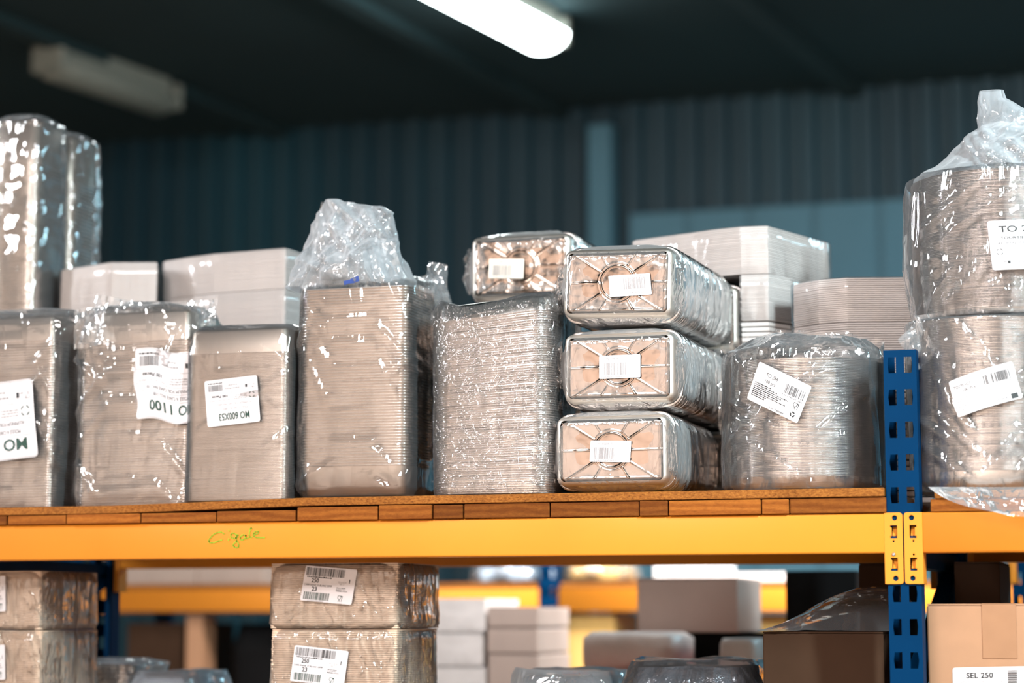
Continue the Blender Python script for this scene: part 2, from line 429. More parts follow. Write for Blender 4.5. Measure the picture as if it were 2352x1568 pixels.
# ------------------------------------------------------------------ film shells
def crease(p, seed=0):
    q = Vector((p.x+seed*3.1, p.y-seed*1.7, p.z+seed*.9))
    a = noise.noise(Vector((q.x*9, q.y*9, q.z*5)))
    b = noise.noise(Vector((q.x*22+q.z*11, q.y*22, q.z*15-q.x*9)))
    c = noise.noise(Vector((q.x*48-q.z*30, q.y*40, q.z*36+q.x*20)))
    f = lambda t: 1-2.6*abs(t)
    return .5*f(a) + .33*f(b) + .22*f(c)
def sell(t, e):
    c, s_ = math.cos(t), math.sin(t)
    return math.copysign(abs(c)**(2/e), c), math.copysign(abs(s_)**(2/e), s_)
def film_shell(name, parent, rows, mat='film', seed=0, n=120, dz=.006, mats=None, top='close', flat_from=None, inner=0, bottom=True, freq=1.0, folds=0, fold_amp=.0045):
    """rows bottom to top: (z, xc, yc, hx, hy, exponent, crease amplitude)"""
    mb = MB()
    rf = random.Random(seed*7+1); planes = []
    zlo, zhi = rows[0][0], rows[-1][0]; xm_, hx_ = rows[1][1], rows[1][3]; ym_ = rows[1][2]
    for _ in range(folds):
        ph = rf.choice((-1, 1))*math.radians(rf.uniform(18, 62))
        c0 = Vector((xm_+rf.uniform(-.9, .9)*hx_, ym_-rows[1][4], rf.uniform(zlo, zhi)))
        planes.append((Vector((math.cos(ph), rf.uniform(-.3,.3), math.sin(ph))), c0, rf.uniform(.05, .14), rf.uniform(.007, .013)))
    def fold(p):
        d = 0
        for nn, c0, ext, w in planes:
            q = p-c0; t = abs(q.dot(nn))
            if t < w:
                l = (q - nn*q.dot(nn)).length
                if l < ext: d += (1-t/w)*(1-(l/ext)**2)
        return d*fold_amp
    def make(rows, sd, k=1.0, mi=0, z_from=None):
        rs = []
        for i in range(len(rows)-1):
            a, b = rows[i], rows[i+1]
            steps = max(1, int(math.hypot(b[0]-a[0], b[3]-a[3])/dz))
            for j in range(steps + (1 if i == len(rows)-2 else 0)):
                t = j/steps
                if z_from is None or a[0]+(b[0]-a[0])*t >= z_from: rs.append([a[q]+(b[q]-a[q])*t for q in range(7)])
        out = []
        for z, xc, yc, hx, hy, e, amp in rs:
            ring = []
            for j in range(n):
                th = 2*math.pi*j/n; c, s_ = sell(th, e)
                p = Vector((xc+hx*k*c, yc+hy*k*s_, z))
                d = crease(p*freq, sd)*amp + (fold(p) if planes else 0)
                nrm = Vector((c/max(hx,.01), s_/max(hy,.01), 0)).normalized()
                dzz = noise.noise(Vector((p.x*14+sd, p.y*14, p.z*14)))*amp*.8
                ring.append(p + nrm*d + Vector((0,0,dzz if z > rs[0][0]+.01 else 0)))
            out.append(ring)
        fl = flat_from
        mb.rings(out, bottom and z_from is None, top == 'close', mi, True,
                 (lambda i: not (fl is not None and rs[i][0] > fl)))
    make(rows, seed)
    if inner:
        zf = flat_from if flat_from is not None else rows[0][0]
        for q in range(inner): make(rows, seed+7+q*5, .78-.2*q, 0, zf)
    return mb.build(name, mats or M[mat], parent)
def px_rows(rows, parent_off=None):
    """(py, xl, xr, Yc, hd, e, amp) -> world rows"""
    out = []
    for py, xl, xr, Yc, hd, e, amp in rows:
        a = W(xl, py, Yc); b = W(xr, py, Yc)
        out.append((W((xl+xr)/2, py, Yc-hd*.7).z, (a.x+b.x)/2, Yc, (b.x-a.x)/2, hd, e, amp))
    return out
def film_fold(mb, pts, width, seed):
    """a crumpled loose fold of film: strip of quads through pts"""
    rnd = random.Random(seed); vs = []; k = 5
    for i, p in enumerate(pts):
        p = Vector(p)
        for j in range(k):
            t = j/(k-1)-.5
            vs.append(p + Vector((t*width[0]+rnd.uniform(-.004,.004), rnd.uniform(-.012,.012), t*width[1]+rnd.uniform(-.004,.004))))
    mb.add(vs, [(i*k+j, i*k+j+1, (i+1)*k+j+1, (i+1)*k+j) for i in range(len(pts)-1) for j in range(k-1)], 0, False)

# ------------------------------------------------------------------ foil pans
def pan_mesh(name, A, B, R, a, b, r, depth, h, lip, inverted=False, mats=('foil',), round_=False, base_fn=None):
    n = 6
    def ring(x, y, rad, z, sc=0):
        if round_:
            k = 120
            return [(x*(1+sc*math.cos(60*2*math.pi*i/k*1.0+(i%2)*math.pi))*math.cos(2*math.pi*i/k), y*(1+sc*math.cos((i%2)*math.pi))*math.sin(2*math.pi*i/k), z) for i in range(k)]
        return [(p[0], p[1], z) for p in rr(x, y, rad, n)]
    L_ = [ring(A-lip, B-lip, R-lip, -.42*h), ring(A-.22*lip, B-.22*lip, R, -.36*h), ring(A, B, R, 0, .002),
          ring(A-.22*lip, B-.22*lip, R, .36*h), ring(A-lip, B-lip, R-lip, .42*h),
          ring(A-lip*1.3, B-lip*1.3, R-lip, .1*h), ring(a+.004, b+.004, r+.003, -depth+.006, .004), ring(a, b, r, -depth+.0015, .003), ring(a-.003, b-.003, max(.002, r-.003), -depth)]
    if inverted: L_ = [[(x, y, -z) for x, y, z in g] for g in L_]
    mb = MB(); mb.rings(L_[:6], False, False, 0, True)
    mb.rings(L_[5:], False, base_fn is None, min(1, len(mats)-1), True)
    if base_fn: base_fn(mb, a-.003, b-.003, max(.002, r-.003), depth if inverted else -depth)
    return mb.mesh(name, [M[m] for m in mats])
def stack(root, me, n, pitch, z0, name='foil_pan', jit=.0006, tilt=0, lean=(0,0), seed=1, sag=0):
    """n copies of one pan as parts of the root"""
    rnd = random.Random(seed)
    first = None
    for i in range(n):
        f = i/max(1, n-1)
        o = link_mesh(name, me, root) if first is None else first.copy()
        if first is not None: COL.objects.link(o); o.parent = root
        first = first or o
        o.location = (lean[0]*f+rnd.uniform(-jit, jit), lean[1]*f+rnd.uniform(-jit, jit), z0+i*pitch)
        o.rotation_euler = (rnd.uniform(-.0015,.0015), -tilt*f+rnd.uniform(-.0015,.0015), rnd.uniform(-.004,.004))
    return first

# ------------------------------------------------------------------ shelf geometry
Y0 = 3.88                       # front face of the beams
ZB = WZ(1500, 1274.5, Y0)       # beam bottom
ZT = WZ(1500, 1184.5, Y0)       # beam top
YR = Y0 + .75                   # rear beams
def shelf_z(px):
    if px > 2100: return WZ(2200, 1126, Y0)
    t = min(1, max(0, (px-260)/(700-260)))
    return ZT + .035 + .009*t
ZS = lambda px: shelf_z(px)
XP = WX(2072, Y0)               # centre of the front post
XL = XP - 1.98                  # left side frame
XRR = XP + 1.98

# ---- room
RX0, RX1, RY0, RY1, RZ = -6.5, 6.0, -4.5, 10.0, 4.05
def struct(name, mb, mat):
    return tag(mb.build(name, M[mat]), kind='structure')
struct('floor', MB().box(RX0, RX1, RY0, RY1, -.1, 0), 'floor')
mbc = MB(); mbc.box(RX0, RX1, RY0, RY1, RZ, RZ+.1)
for i in range(9):
    x = -6 + i*1.45
    mbc.bar((x, RY0, RZ-.02), (x+1.6, RY1, RZ-.02), .09, .05)
struct('ceiling', mbc, 'ceil')
mbw = MB(); pts = []
x = RX0
while x < RX1:                 # trapezoidal sheet profile
    for dx, y in ((0,0),(.045,0),(.06,.035),(.11,.035),(.125,0)):
        pts.append((x+dx, RY1-.04+y))
    x += .14
vs = [(p[0], p[1], 0) for p in pts] + [(p[0], p[1], RZ) for p in pts]
k = len(pts); mbw.add(vs, [(i, i+1, k+i+1, k+i) for i in range(k-1)])
mbw.box(RX0, RX1, RY1+.01, RY1+.1, 0, RZ)
struct('wall_back', mbw, 'clad')
struct('wall_left', MB().box(RX0-.1, RX0, RY0, RY1, 0, RZ), 'wall_pale')
struct('wall_right', MB().box(RX1, RX1+.1, RY0, RY1, 0, RZ), 'wall_pale')
struct('wall_front', MB().box(RX0, RX1, RY0-.1, RY0, 0, RZ), 'wall_pale')
# a pale steel column and a pale sheet panel on the back wall
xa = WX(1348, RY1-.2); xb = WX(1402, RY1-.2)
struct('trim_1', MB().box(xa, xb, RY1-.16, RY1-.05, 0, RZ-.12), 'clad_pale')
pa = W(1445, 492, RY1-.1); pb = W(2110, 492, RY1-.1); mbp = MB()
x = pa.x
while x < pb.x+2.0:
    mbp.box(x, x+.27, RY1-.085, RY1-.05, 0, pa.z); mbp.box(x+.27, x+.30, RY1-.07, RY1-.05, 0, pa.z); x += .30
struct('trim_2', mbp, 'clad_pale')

# ---- ceiling lamps
def lamp(a, b, w, lit, label):
    a = Vector(a); b = Vector(b); d = (b-a); L_ = d.length; ang = math.atan2(d.y, d.x)
    r = thing('ceiling_lamp', label, 'lamp', (a+b)/2, None, ang)
    mb = MB()
    mb.box(-L_/2, L_/2, -w*.32, w*.32, .0, .10)
    bevel(link_mesh('housing', mb.mesh('housing', M['lamp_body']), r), .01)
    prof = [(math.cos(math.pi+math.pi*i/10)*w/2, math.sin(math.pi+math.pi*i/10)*w*.34) for i in range(11)]
    mb = MB(); rs = []
    for x, s_ in ((-L_/2-.03, .55), (-L_/2-.015, .9), (-L_/2, 1), (L_/2, 1), (L_/2+.015, .9), (L_/2+.03, .55)):
        rs.append([(x, p[0]*s_, p[1]*s_) for p in prof])
    mb.rings(rs, True, True, 0, True)
    d_ = link_mesh('diffuser', mb.mesh('diffuser', M['lamp_on' if lit else 'lamp_body']), r)
    for s_ in (-1, 1):
        mb = MB(); mb.box(s_*(L_/2+.045)-.02, s_*(L_/2+.045)+.02, -w*.42, w*.42, -w*.2, .08)
        bevel(link_mesh('end_cap', mb.mesh('end_cap', M['lamp_body']), r), .01)
    return r
def on_plane(px, py, z):
    p = W(px, py, 1.0); return Vector((0, 0, CAMZ)) + (p-Vector((0, 0, CAMZ)))*((z-CAMZ)/(p.z-CAMZ))
lamp(on_plane(915, -95, 3.947), on_plane(1250, 82, 3.947), .215, True, 'lit white tube lamp glowing under the dark ceiling')
lamp(on_plane(128, 150, 3.947), on_plane(368, 232, 3.947), .20, False, 'unlit grey tube lamp hanging under the ceiling at left')

# ------------------------------------------------------------------ storage racks
def post_mesh(w, d, z0, z1, top_slot=None):
    p = .0579; hh = .0285; hw = .0130; cxo = w*.235
    mb = holed = None
    holes = []; z = (top_slot if top_slot else z1-.03)
    while z-hh > z0+.01:
        for s in (-1, 1):
            c = s*cxo
            o, i_ = c+s*hw/2, c-s*hw/2
            holes.append([(i_, z), (o, z), (o+s*.0018, z-hh*.5), (o, z-hh), (i_, z-hh)])
        z -= p
    plate = holed_plate([(-w/2, z0), (w/2, z0), (w/2, z1), (-w/2, z1)], holes, 0, .002)
    plate.box(-w/2, -w/2+.002, .002, d, z0, z1); plate.box(w/2-.002, w/2, .002, d, z0, z1)
    plate.box(-w/2, -w/2+.014, d-.002, d, z0, z1); plate.box(w/2-.014, w/2, d-.002, d, z0, z1)
    return plate
def place(me, name, mat, parent, loc, rotz=0):
    o = link_mesh(name, me, parent, loc, (0, 0, rotz)); return o
def connector(beam, xin, sgn, zt, zb, y, px_off=0):
    """hooked end plate; sgn=+1: plate extends to +X from xin"""
    w = .0325; z1 = zt-.0001; z0 = zb-.0545; H = z1-z0
    X = lambda t: xin + sgn*t
    r = .005; o = [(X(0), z0), (X(w-r), z0), (X(w-.001), z0+.0015), (X(w), z0+r), (X(w), z1-r), (X(w-.0015), z1-.0015), (X(w-r), z1), (X(0), z1)]
    if sgn < 0: o = o[::-1]
    hs = []
    cx = X(w*.58)
    for zz in (z1-H*.075, z0+H*.08): hs.append(circle(cx, zz, .0046))
    for zz in (z1-H*.40, z1-H*.59): hs.append(circle(X(w*.5), zz, .0019, 10))
    slots = []
    for zz in (z1-H*.18, z1-H*.635):
        hs.append([(X(.0108), zz), (X(.0228), zz), (X(.0228), zz-.0225), (X(.0108), zz-.0225), (X(.0108), zz-.019), (X(.0133), zz-.019), (X(.0133), zz-.0035), (X(.0108), zz-.0035)])
        slots.append(zz)
    mb = holed_plate(o, hs, y, .0035)
    x0, x1 = sorted((X(0), X(-.0035) if False else X(.0035)))
    mb.box(x0, x1, y+.0035, y+.045, z0, z1)
    for zz in slots:           # pressed hooks seen inside the slots
        a, b = sorted((X(.0135), X(.0215)))
        vs = [(a, y+.0045, zz-.0185), (b, y+.0045, zz-.0185), (b, y+.014, zz-.0015), (a, y+.014, zz-.0015), (a, y+.006, zz-.0185), (b, y+.006, zz-.0185), (b, y+.0155, zz-.0015), (a, y+.0155, zz-.0015)]
        mb.add(vs, [(0,1,2,3),(7,6,5,4),(0,4,5,1),(1,5,6,2),(2,6,7,3),(3,7,4,0)])
    c = mb.build('connector', M['yellow'], beam)
    bevel(c, .0006, 1, 50)
    return c, (X(w*.5), z1-H*.585)
def beam(parent, x0, x1, y, zt, zb, depth=.04, conn=(True, True)):
    mb = MB()
    ring = [(p[0], p[1]) for p in rr(depth/2, (zt-zb)/2, .0045, 4)]
    yc, zc = y+depth/2, (zt+zb)/2
    mb.rings([[(x, yc+p[0], zc+p[1]) for p in ring] for x in (x0, x1)], True, True, 0, True)
    b = mb.build('beam', M['yellow'], parent)
    return b
def frame_side(parent, x, yf, yr, z0, z1, w=.058, d=.045, seed=0):
    for y, fl in ((yf, 0), (yr, 1)):
        pm = post_mesh(w, d, z0, z1[fl] if isinstance(z1, tuple) else z1)
        if fl:
            pm.v = [(-vx, -vy, vz) for vx, vy, vz in pm.v]
        me = pm.mesh('upright', M['blue'])
        link_mesh('upright', me, parent, (x-parent.location.x, y-parent.location.y, -parent.location.z))
    mb = MB(); z = z0+.15; i = 0; top = (min(z1) if isinstance(z1, tuple) else z1)-.06
    zz = []
    return

def brace(parent, a, b):
    mb = MB(); mb.bar(a, b, .032, .034); o = mb.build('brace', M['blue'], parent); return o

PW = .058
rack = thing('pallet_rack', 'blue and yellow steel shelving rack holding the bagged foil pans', 'shelving', (XP, Y0, 0))
ZPT = WZ(2072, 803, Y0+.004)
zslot = WZ(2072, 819.5, Y0+.004)
def upright(parent, x, y, z0, z1, flip=False, slot=None):
    pm = post_mesh(PW, .045, z0, z1, slot)
    if flip:
        pm.v = [(vx, -vy, vz) for vx, vy, vz in pm.v]; pm.f = [f[::-1] for f in pm.f]
    return link_mesh('upright', pm.mesh('upright', M['blue']), parent, (x-parent.location.x, y-parent.location.y, -parent.location.z))
upright(rack, XP, Y0+.004, 0, ZPT, slot=zslot)
upright(rack, XP, YR+.04-.004, 0, ZPT, True, slot=zslot)
upright(rack, XL, Y0+.004, 0, ZPT-.2)
upright(rack, XL, YR+.04-.004, 0, ZPT-.2, True)
upright(rack, XRR, Y0+.004, 0, ZPT)
upright(rack, XRR, YR+.04-.004, 0, ZPT, True)
for x in (XL, XP, XRR):
    for z in (.2, .85, 1.45): brace(rack, (x, Y0+.03, z), (x, YR+.01, z+.62) if z < 1.4 else (x, YR+.01, ZB-.02))
    brace(rack, (x, Y0+.03, ZB-.005), (x, YR+.01, ZB-.005)); brace(rack, (x, Y0+.03, .15), (x, YR+.01, .15))
ZL = CAMZ-.42                     # top of the lower level boards
gap = .0012
for lv, (zt, zb) in enumerate(((ZT, ZB), (ZL-.035, ZL-.035-(ZT-ZB)))):
    for (xa, xb) in ((XL, XP), (XP, XRR)):
        x0, x1 = xa+.0325+gap, xb-.0325-gap
        for rear in (0, 1):
            y = Y0 if not rear else YR+.0
            b_ = beam(rack, x0, x1, y, zt, zb)
            if rear:
                for xf in (x0-.001, x1-.011):
                    MB().box(xf, xf+.012, y-.002, y+.04, zb-.054, zt-.0003).build('connector', M['yellow'], b_)
            if not rear:
                c1, bolt = connector(b_, x1, 1, zt, zb, y-.0005)
                c2, _ = connector(b_, x0, -1, zt, zb, y-.0005)
                if lv == 0 and xa == XL:
                    mb = MB(); mb.rings([[(bolt[0]+.0031*k*math.cos(i*math.pi/5), y-.0005-dy, bolt[1]+.0031*k*math.sin(i*math.pi/5)) for i in range(10)] for dy, k in ((0,1),(.002,1),(.003,.6))], True, True, 0, True)
                    mb.build('pin', M['edge_steel'], b_)
                    # green handwriting on the beam
                    ST = [[(735,400),(715,380),(690,368),(660,362),(600,372),(545,395),(490,440),(450,490),(430,530),(432,555),(452,573),(490,577),(560,565),(620,540),(700,517)],
                          [(832,320),(834,352)], [(836,488),(822,535)],
                          [(975,415),(940,385),(905,382),(875,405),(868,440),(890,475),(930,490),(970,485),(1005,455),(1020,425),(1005,408),(985,425),(975,470),(985,525),(1015,580),(1032,630),(1028,662),(990,676),(940,662),(918,630),(935,590),(990,540)],
                          [(1165,440),(1130,415),(1090,425),(1060,465),(1055,500),(1085,520),(1130,508),(1160,470),(1172,420),(1160,470),(1170,495),(1195,490),(1218,465)],
                          [(1292,302),(1278,275),(1262,300),(1245,365),(1240,430),(1252,465),(1275,470),(1295,452)],
                          [(1325,418),(1370,408),(1410,385),(1427,360),(1405,340),(1365,350),(1330,385),(1318,420),(1335,450),(1380,468),(1450,473),(1555,470)]]
                    mb = MB()
                    for st in ST:
                        P3 = [W(430+p[0]/8.71, 1180+p[1]/8.71, Y0-.0006) for p in st]
                        for i, (a, b) in enumerate(zip(P3[:-1], P3[1:])):
                            d = (b-a); d = d/d.length if d.length else Vector((1,0,0)); n_ = Vector((-d.z, 0, d.x))*.0016
                            mb.add([a+n_-d*.0004, b+n_+d*.0004, b-n_+d*.0004, a-n_-d*.0004], [(0,1,2,3)])
                    mb.build('handwriting', M['pen'], b_)['label'] = 'green handwritten word on the yellow beam'

# ---- boards across the beams, chipboard panels on them
BD = [(-300,-135),(-133,20),(24,156.5),(159,326.5),(329,500),(502.5,682),(687,871),(874,995),(997.5,1065),(1068,1263),(1266,1468),(1470.5,1535),(1538,1748),(1750.5,1812),(1814.5,2034)]
HT = [.018,.0185,.0182,.0188,.019,.0205,.0255,.0268,.026,.0273,.0270,.0272,.0266,.0262,.027]
WORDS = ['far left board', '', 'second board from the left edge, reddish', 'third board from the left edge, pale', 'fourth board from the left edge', 'wide pale board over the green handwriting', 'board under the tall bag with the tuft', 'board left of the narrow square one', 'narrow square board under the wrapped pan stack', 'dark wide board under the wrapped pan stack', 'wide board under the tray packs', 'narrow board right of the tray packs', 'long board under the round dishes, left one', 'narrow short board under the round dishes', 'rightmost board touching the blue upright']
for i, ((a, b), h) in enumerate(zip(BD, HT)):
    rnd = random.Random(i*3+1)
    xa, xb = WX(a, Y0), WX(b, Y0)
    if i == 0: continue
    xa = max(xa, XL+.036); xm = (xa+xb)/2
    lab = WORDS[i]
    o = MB().box(xa-xm, xb-xm, 0, YR+.04-Y0, 0, h).mesh('wooden_board', M['plank'])
    o = link_mesh('wooden_board', o, None, (xm, Y0-.004-rnd.uniform(0,.005), ZT+.0002))
    tag(o, 'wooden shelf board on the yellow beam, '+(lab or 'cut off by the left edge'), 'board', 'wooden boards under the chipboard')
    bevel(o, .0016, 2)
def board_panel(xs, name, label, thick, y0):
    n = len(xs)
    vs = []
    for x, z in xs:
        for y, dz in ((y0, 0), (YR+.05, 0), (YR+.05, -thick), (y0, -thick)): vs.append((x, y, z+dz))
    fs = [(0,1,2,3)[::1]]
    for i in range(n-1):
        for q in range(4):
            r_ = (q+1) % 4
            fs.append((i*4+q, (i+1)*4+q, (i+1)*4+r_, i*4+r_))
    fs.append(tuple((n-1)*4+q for q in (3,2,1,0)))
    o = MB().add(vs, fs).build(name, M['chip']); bevel(o, .001, 1)
    return tag(o, label, 'board', 'chipboard shelf panels')
board_panel([(XL+.036, ZS(0))]+[(WX(p, Y0), ZS(p)) for p in (100, 260, 370, 480, 590, 700, 1100, 1600, 2031)], 'chipboard_panel', 'long raw chipboard panel on the boards left of the blue upright', .0155, Y0-.008)
zr = ZS(2200)
XB0 = WX(2146, Y0)
board_panel([(XB0, zr), (XB0+.6, zr), (XRR-.05, zr)], 'chipboard_panel', 'chipboard panel on the right of the blue upright under the tall bag', .014, Y0-.004)
for i, (a, b) in enumerate(((2136, 2352), (2356, 2560), (2564, 2800))):
    xa, xb = WX(a, Y0), WX(b, Y0); xm = (xa+xb)/2
    me = MB().box(xa-xm, xb-xm, 0, YR+.04-Y0, 0, zr-.014-ZT-.0008).mesh('wooden_board', M['plank'])
    o = link_mesh('wooden_board', me, None, (xm, Y0-.001, ZT+.0002)); bevel(o, .0016, 2)
    tag(o, 'brown shelf board right of the blue upright under the hanging film' if i == 0 else 'shelf board beyond the right edge', 'board', 'wooden boards under the chipboard')
# lower level
for (xa, xb, w_) in ((XL+.04, XP-.04, 'left'), (XP+.04, XRR-.04, 'right')):
    o = MB().box(xa, xb, Y0, YR+.04, ZL-.0349, ZL).build('chipboard_panel', M['chip'])
    tag(o, 'lower chipboard shelf panel of the %s bay carrying cartons' % w_, 'board', 'lower shelf panels')

exec_order = []
# ------------------------------------------------------------------ bagged rectangular pan stacks
def mo_label(lb, title, sub, tx=(.19,.77), th=.15, frame=False, bar=(.66,.94)):
    lb.text(title, tx[0], .255, th, tx[1], bold=True, mi=1)
    lb.text('MOULE A CAKE ALU '+sub, .2, .375, .055, .72, mi=2 if not frame else 0)
    lb.text('ALUMINIUM FOIL CAKE PAN '+sub, .14, .475, .05, .82, mi=2 if not frame else 0)
    for t in (.29, .40, .50, .70): lb.rect(.03, t, .97, t+.006, 'rule_line', 2)
    lb.rect(.50, .505, .505, .70, 'rule_line', 2); lb.rect(.30, .70, .305, .97, 'rule_line', 2)
    lb.ring_logo(.12, .60, .062, 1)
    for q in range(3): lb.micro(.22, .46, .56+.035*q, .02, q, mi=2)
    lb.text('PAQUET DE 1 UNITE', .53, .565, .035, .93, mi=2)
    lb.text('100 Pieces', .58, .655, .055, .88, bold=True, mi=0)
    lb.barcode(bar[0], .75, bar[1], .89, 5); lb.micro(bar[0], bar[1], .935, .03, 9)
    lb.micro(.34, .62, .80, .03, 11, mi=2); lb.micro(.38, .56, .87, .03, 12, mi=2)
    lb.rect(.195, .77, .235, .84); lb.glass(.075, .80, .09, .008, 2)
    lb.ring_logo(.09, .9, .028, 2); lb.micro(.14, .18, .84, .03, 3, mi=2)
    if frame:
        for q in ((0.01,.012,.99,.02),(0.01,.98,.99,.988),(.01,.012,.018,.988),(.982,.012,.99,.988)): lb.rect(*q, 'rule_line', 2)
    return lb.done()
def flip_label(root, corners, Y, **kw):
    """corners in image order TL, TR, BR, BL of a label that stands on its head"""
    TL, TR, BR, BL = [W(c[0], c[1], Y if len(c) < 3 else c[2]) for c in corners]
    return Label(root, BR, BL, TR, **kw)

def rect_thing(name, label, pxl, pxr, pytop, Yf, depth, n, pitch_px=None, inverted=False, body_h=.045, base_in=.018, R=.02, group='bagged foil pan stacks', mats=('foil','foil_body'), pan='foil_pan', rim_bot=None, tilt=0, lean=(0,0), lip=.0035, cat='foil pans', seed=1, z0=None, base_r=None, jit=.0006):
    xl, xr = WX(pxl, Yf), WX(pxr, Yf); xm = (xl+xr)/2; pm = (pxl+pxr)/2
    z0 = ZS(pm) if z0 is None else z0
    ztop = WZ(pm, pytop, Yf)
    root = thing(name, label, cat, (xm, Yf+depth/2, z0), group)
    A, B = (xr-xl)/2, depth/2
    zlo = .002 if inverted else body_h
    H = (ztop - z0 - zlo)
    pitch = H/n
    me = pan_mesh(pan, A, B, R, A-base_in, B-base_in, base_r if base_r else R*.6, body_h, pitch*.56, lip, inverted, mats)
    stack(root, me, n, pitch, zlo+pitch*.5, pan, tilt=tilt, lean=lean, seed=seed, jit=jit)
    return root, dict(x=xm, y=Yf+depth/2, A=A, B=B, z0=z0, ztop=ztop, R=R, body=ztop+body_h)

# --- 1: MO pans cut by the left frame edge
r1, g1 = rect_thing('bagged_pan_stack', 'bagged foil loaf pan stack cut by the left frame edge, label reading MO', -85, 118, 781, 3.925, .165, 64, inverted=True, body_h=.052, base_in=.012, R=.013, seed=11)
film_shell('plastic_bag', r1, [(g1['z0']+.001, g1['x'], g1['y'], g1['A']+.004, g1['B']+.004, 9, .001), (g1['z0']+.02, g1['x'], g1['y'], g1['A']+.007, g1['B']+.006, 8, .003), (g1['ztop'], g1['x']+.004, g1['y'], g1['A']+.012, g1['B']+.008, 7, .004),
    (g1['ztop']+.03, g1['x']+.008, g1['y'], g1['A']+.016, g1['B']+.006, 5, .008), (g1['body']+.010, g1['x']+.006, g1['y'], g1['A']+.010, g1['B']-.01, 5, .009), (g1['body']+.018, g1['x'], g1['y'], g1['A']-.03, g1['B']-.04, 4, .005)], 'film_loose', 3, n=190, dz=.0045, folds=14, fold_amp=.007)
lb = flip_label(r1, [(-92,880),(74,868),(88,1048),(-84,1068)], 3.9065, bend=lambda p, x, y: p+Vector((0, -.003*math.sin(x*7+y*3), 0)))
mo_label(lb, 'MO 1000', '1000', (.12,.95), .145, True)

# --- 2: pans with the crumpled label
r2, g2 = rect_thing('bagged_pan_stack', 'bagged foil loaf pan stack with crumpled label, left of the smallest labelled one', 176, 432, 781, 3.945, .16, 64, inverted=True, body_h=.062, base_in=.010, R=.013, seed=12)
film_shell('plastic_bag', r2, [(g2['z0']+.001, g2['x'], g2['y'], g2['A']+.006, g2['B']+.004, 9, .001), (g2['z0']+.03, g2['x'], g2['y'], g2['A']+.012, g2['B']+.009, 7, .006), (g2['z0']+.12, g2['x'], g2['y'], g2['A']+.008, g2['B']+.006, 8, .004), (g2['ztop']-.02, g2['x'], g2['y'], g2['A']+.010, g2['B']+.008, 7, .005),
    (g2['ztop']+.03, g2['x'], g2['y'], g2['A']+.008, g2['B']+.006, 5, .010), (g2['body']+.006, g2['x']-.004, g2['y'], g2['A']-.004, g2['B']-.004, 4, .010), (g2['body']+.024, g2['x']-.03, g2['y']+.02, g2['A']-.05, g2['B']-.05, 3, .008)], 'film_loose', 8, inner=0, n=190, dz=.0045, folds=18, fold_amp=.008)
mb = MB()
def sheet(mb, quad, Y, nx=16, ny=14, amp=.008, seed=0, dy=0):
    """a loose crumpled flap of film; quad = image TL, TR, BR, BL"""
    Q = [W(q[0], q[1], Y + (q[2] if len(q) > 2 else 0)) for q in quad]
    vs = []
    for j in range(ny+1):
        for i in range(nx+1):
            s_, t = i/nx, j/ny
            p = (Q[0]*(1-s_)+Q[1]*s_)*(1-t) + (Q[3]*(1-s_)+Q[2]*s_)*t
            q = p*20+Vector((seed*5.1, 0, seed*2.3))
            e = min(1, 6*min(s_, 1-s_, t+.05))
            p = p + Vector((noise.noise(q)*amp*.5, crease(p*.75, seed)*amp*1.9, noise.noise(q+Vector((9,9,9)))*amp*.5))
            vs.append(p)
    k = nx+1
    mb.add(vs, [(j*k+i, j*k+i+1, (j+1)*k+i+1, (j+1)*k+i) for j in range(ny) for i in range(nx)], 0, True)
sheet(mb, [(216,672),(345,700),(360,752),(200,760)], 3.96, seed=2)
sheet(mb, [(335,702),(499,684),(496,744),(400,760)], 3.99, seed=4)
sheet(mb, [(170,712),(245,690),(230,790),(165,800)], 3.935, seed=5)
mb.build('bag_flap', M['film_tuft'], r2)
lb = flip_label(r2, [(287,812),(462,815),(466,978),(312,958)], 3.928, bend=lambda p, x, y: p+Vector((.004*math.sin(y*9)*(x), -.004*math.sin(x*9+y*6), .003*math.sin(x*11))))
mo_label(lb, 'MO 1100', '1100', (.10,.80), .14, True)

# --- 3: MO 600X53
r3, g3 = rect_thing('bagged_pan_stack', 'bagged foil loaf pan stack with white label reading MO 600X53 upside down', 424, 658, 809, 3.912, .15, 100, inverted=True, body_h=.050, base_in=.010, R=.015, mats=('foil','foil_body'), seed=13, lip=.0025, jit=.0004)
film_shell('plastic_bag', r3, [(g3['z0']+.001, g3['x'], g3['y'], g3['A']+.004, g3['B']+.003, 9, .001), (g3['z0']+.03, g3['x'], g3['y'], g3['A']+.006, g3['B']+.004, 9, .003), (g3['z0']+.15, g3['x'], g3['y'], g3['A']+.004, g3['B']+.003, 9, .0015), (g3['ztop'], g3['x'], g3['y'], g3['A']+.005, g3['B']+.004, 8, .002),
    (g3['body']-.004, g3['x']+.004, g3['y'], g3['A']+.002, g3['B']-.006, 7, .003), (g3['body']+.006, g3['x']+.004, g3['y'], g3['A']-.006, g3['B']-.012, 6, .003)], 'film', 21, n=190, dz=.0045, folds=7, fold_amp=.004)
lb = flip_label(r3, [(470,875),(590,861),(598,967),(477,981)], 3.9035)
mo_label(lb, 'MO 600X53', '600X53')

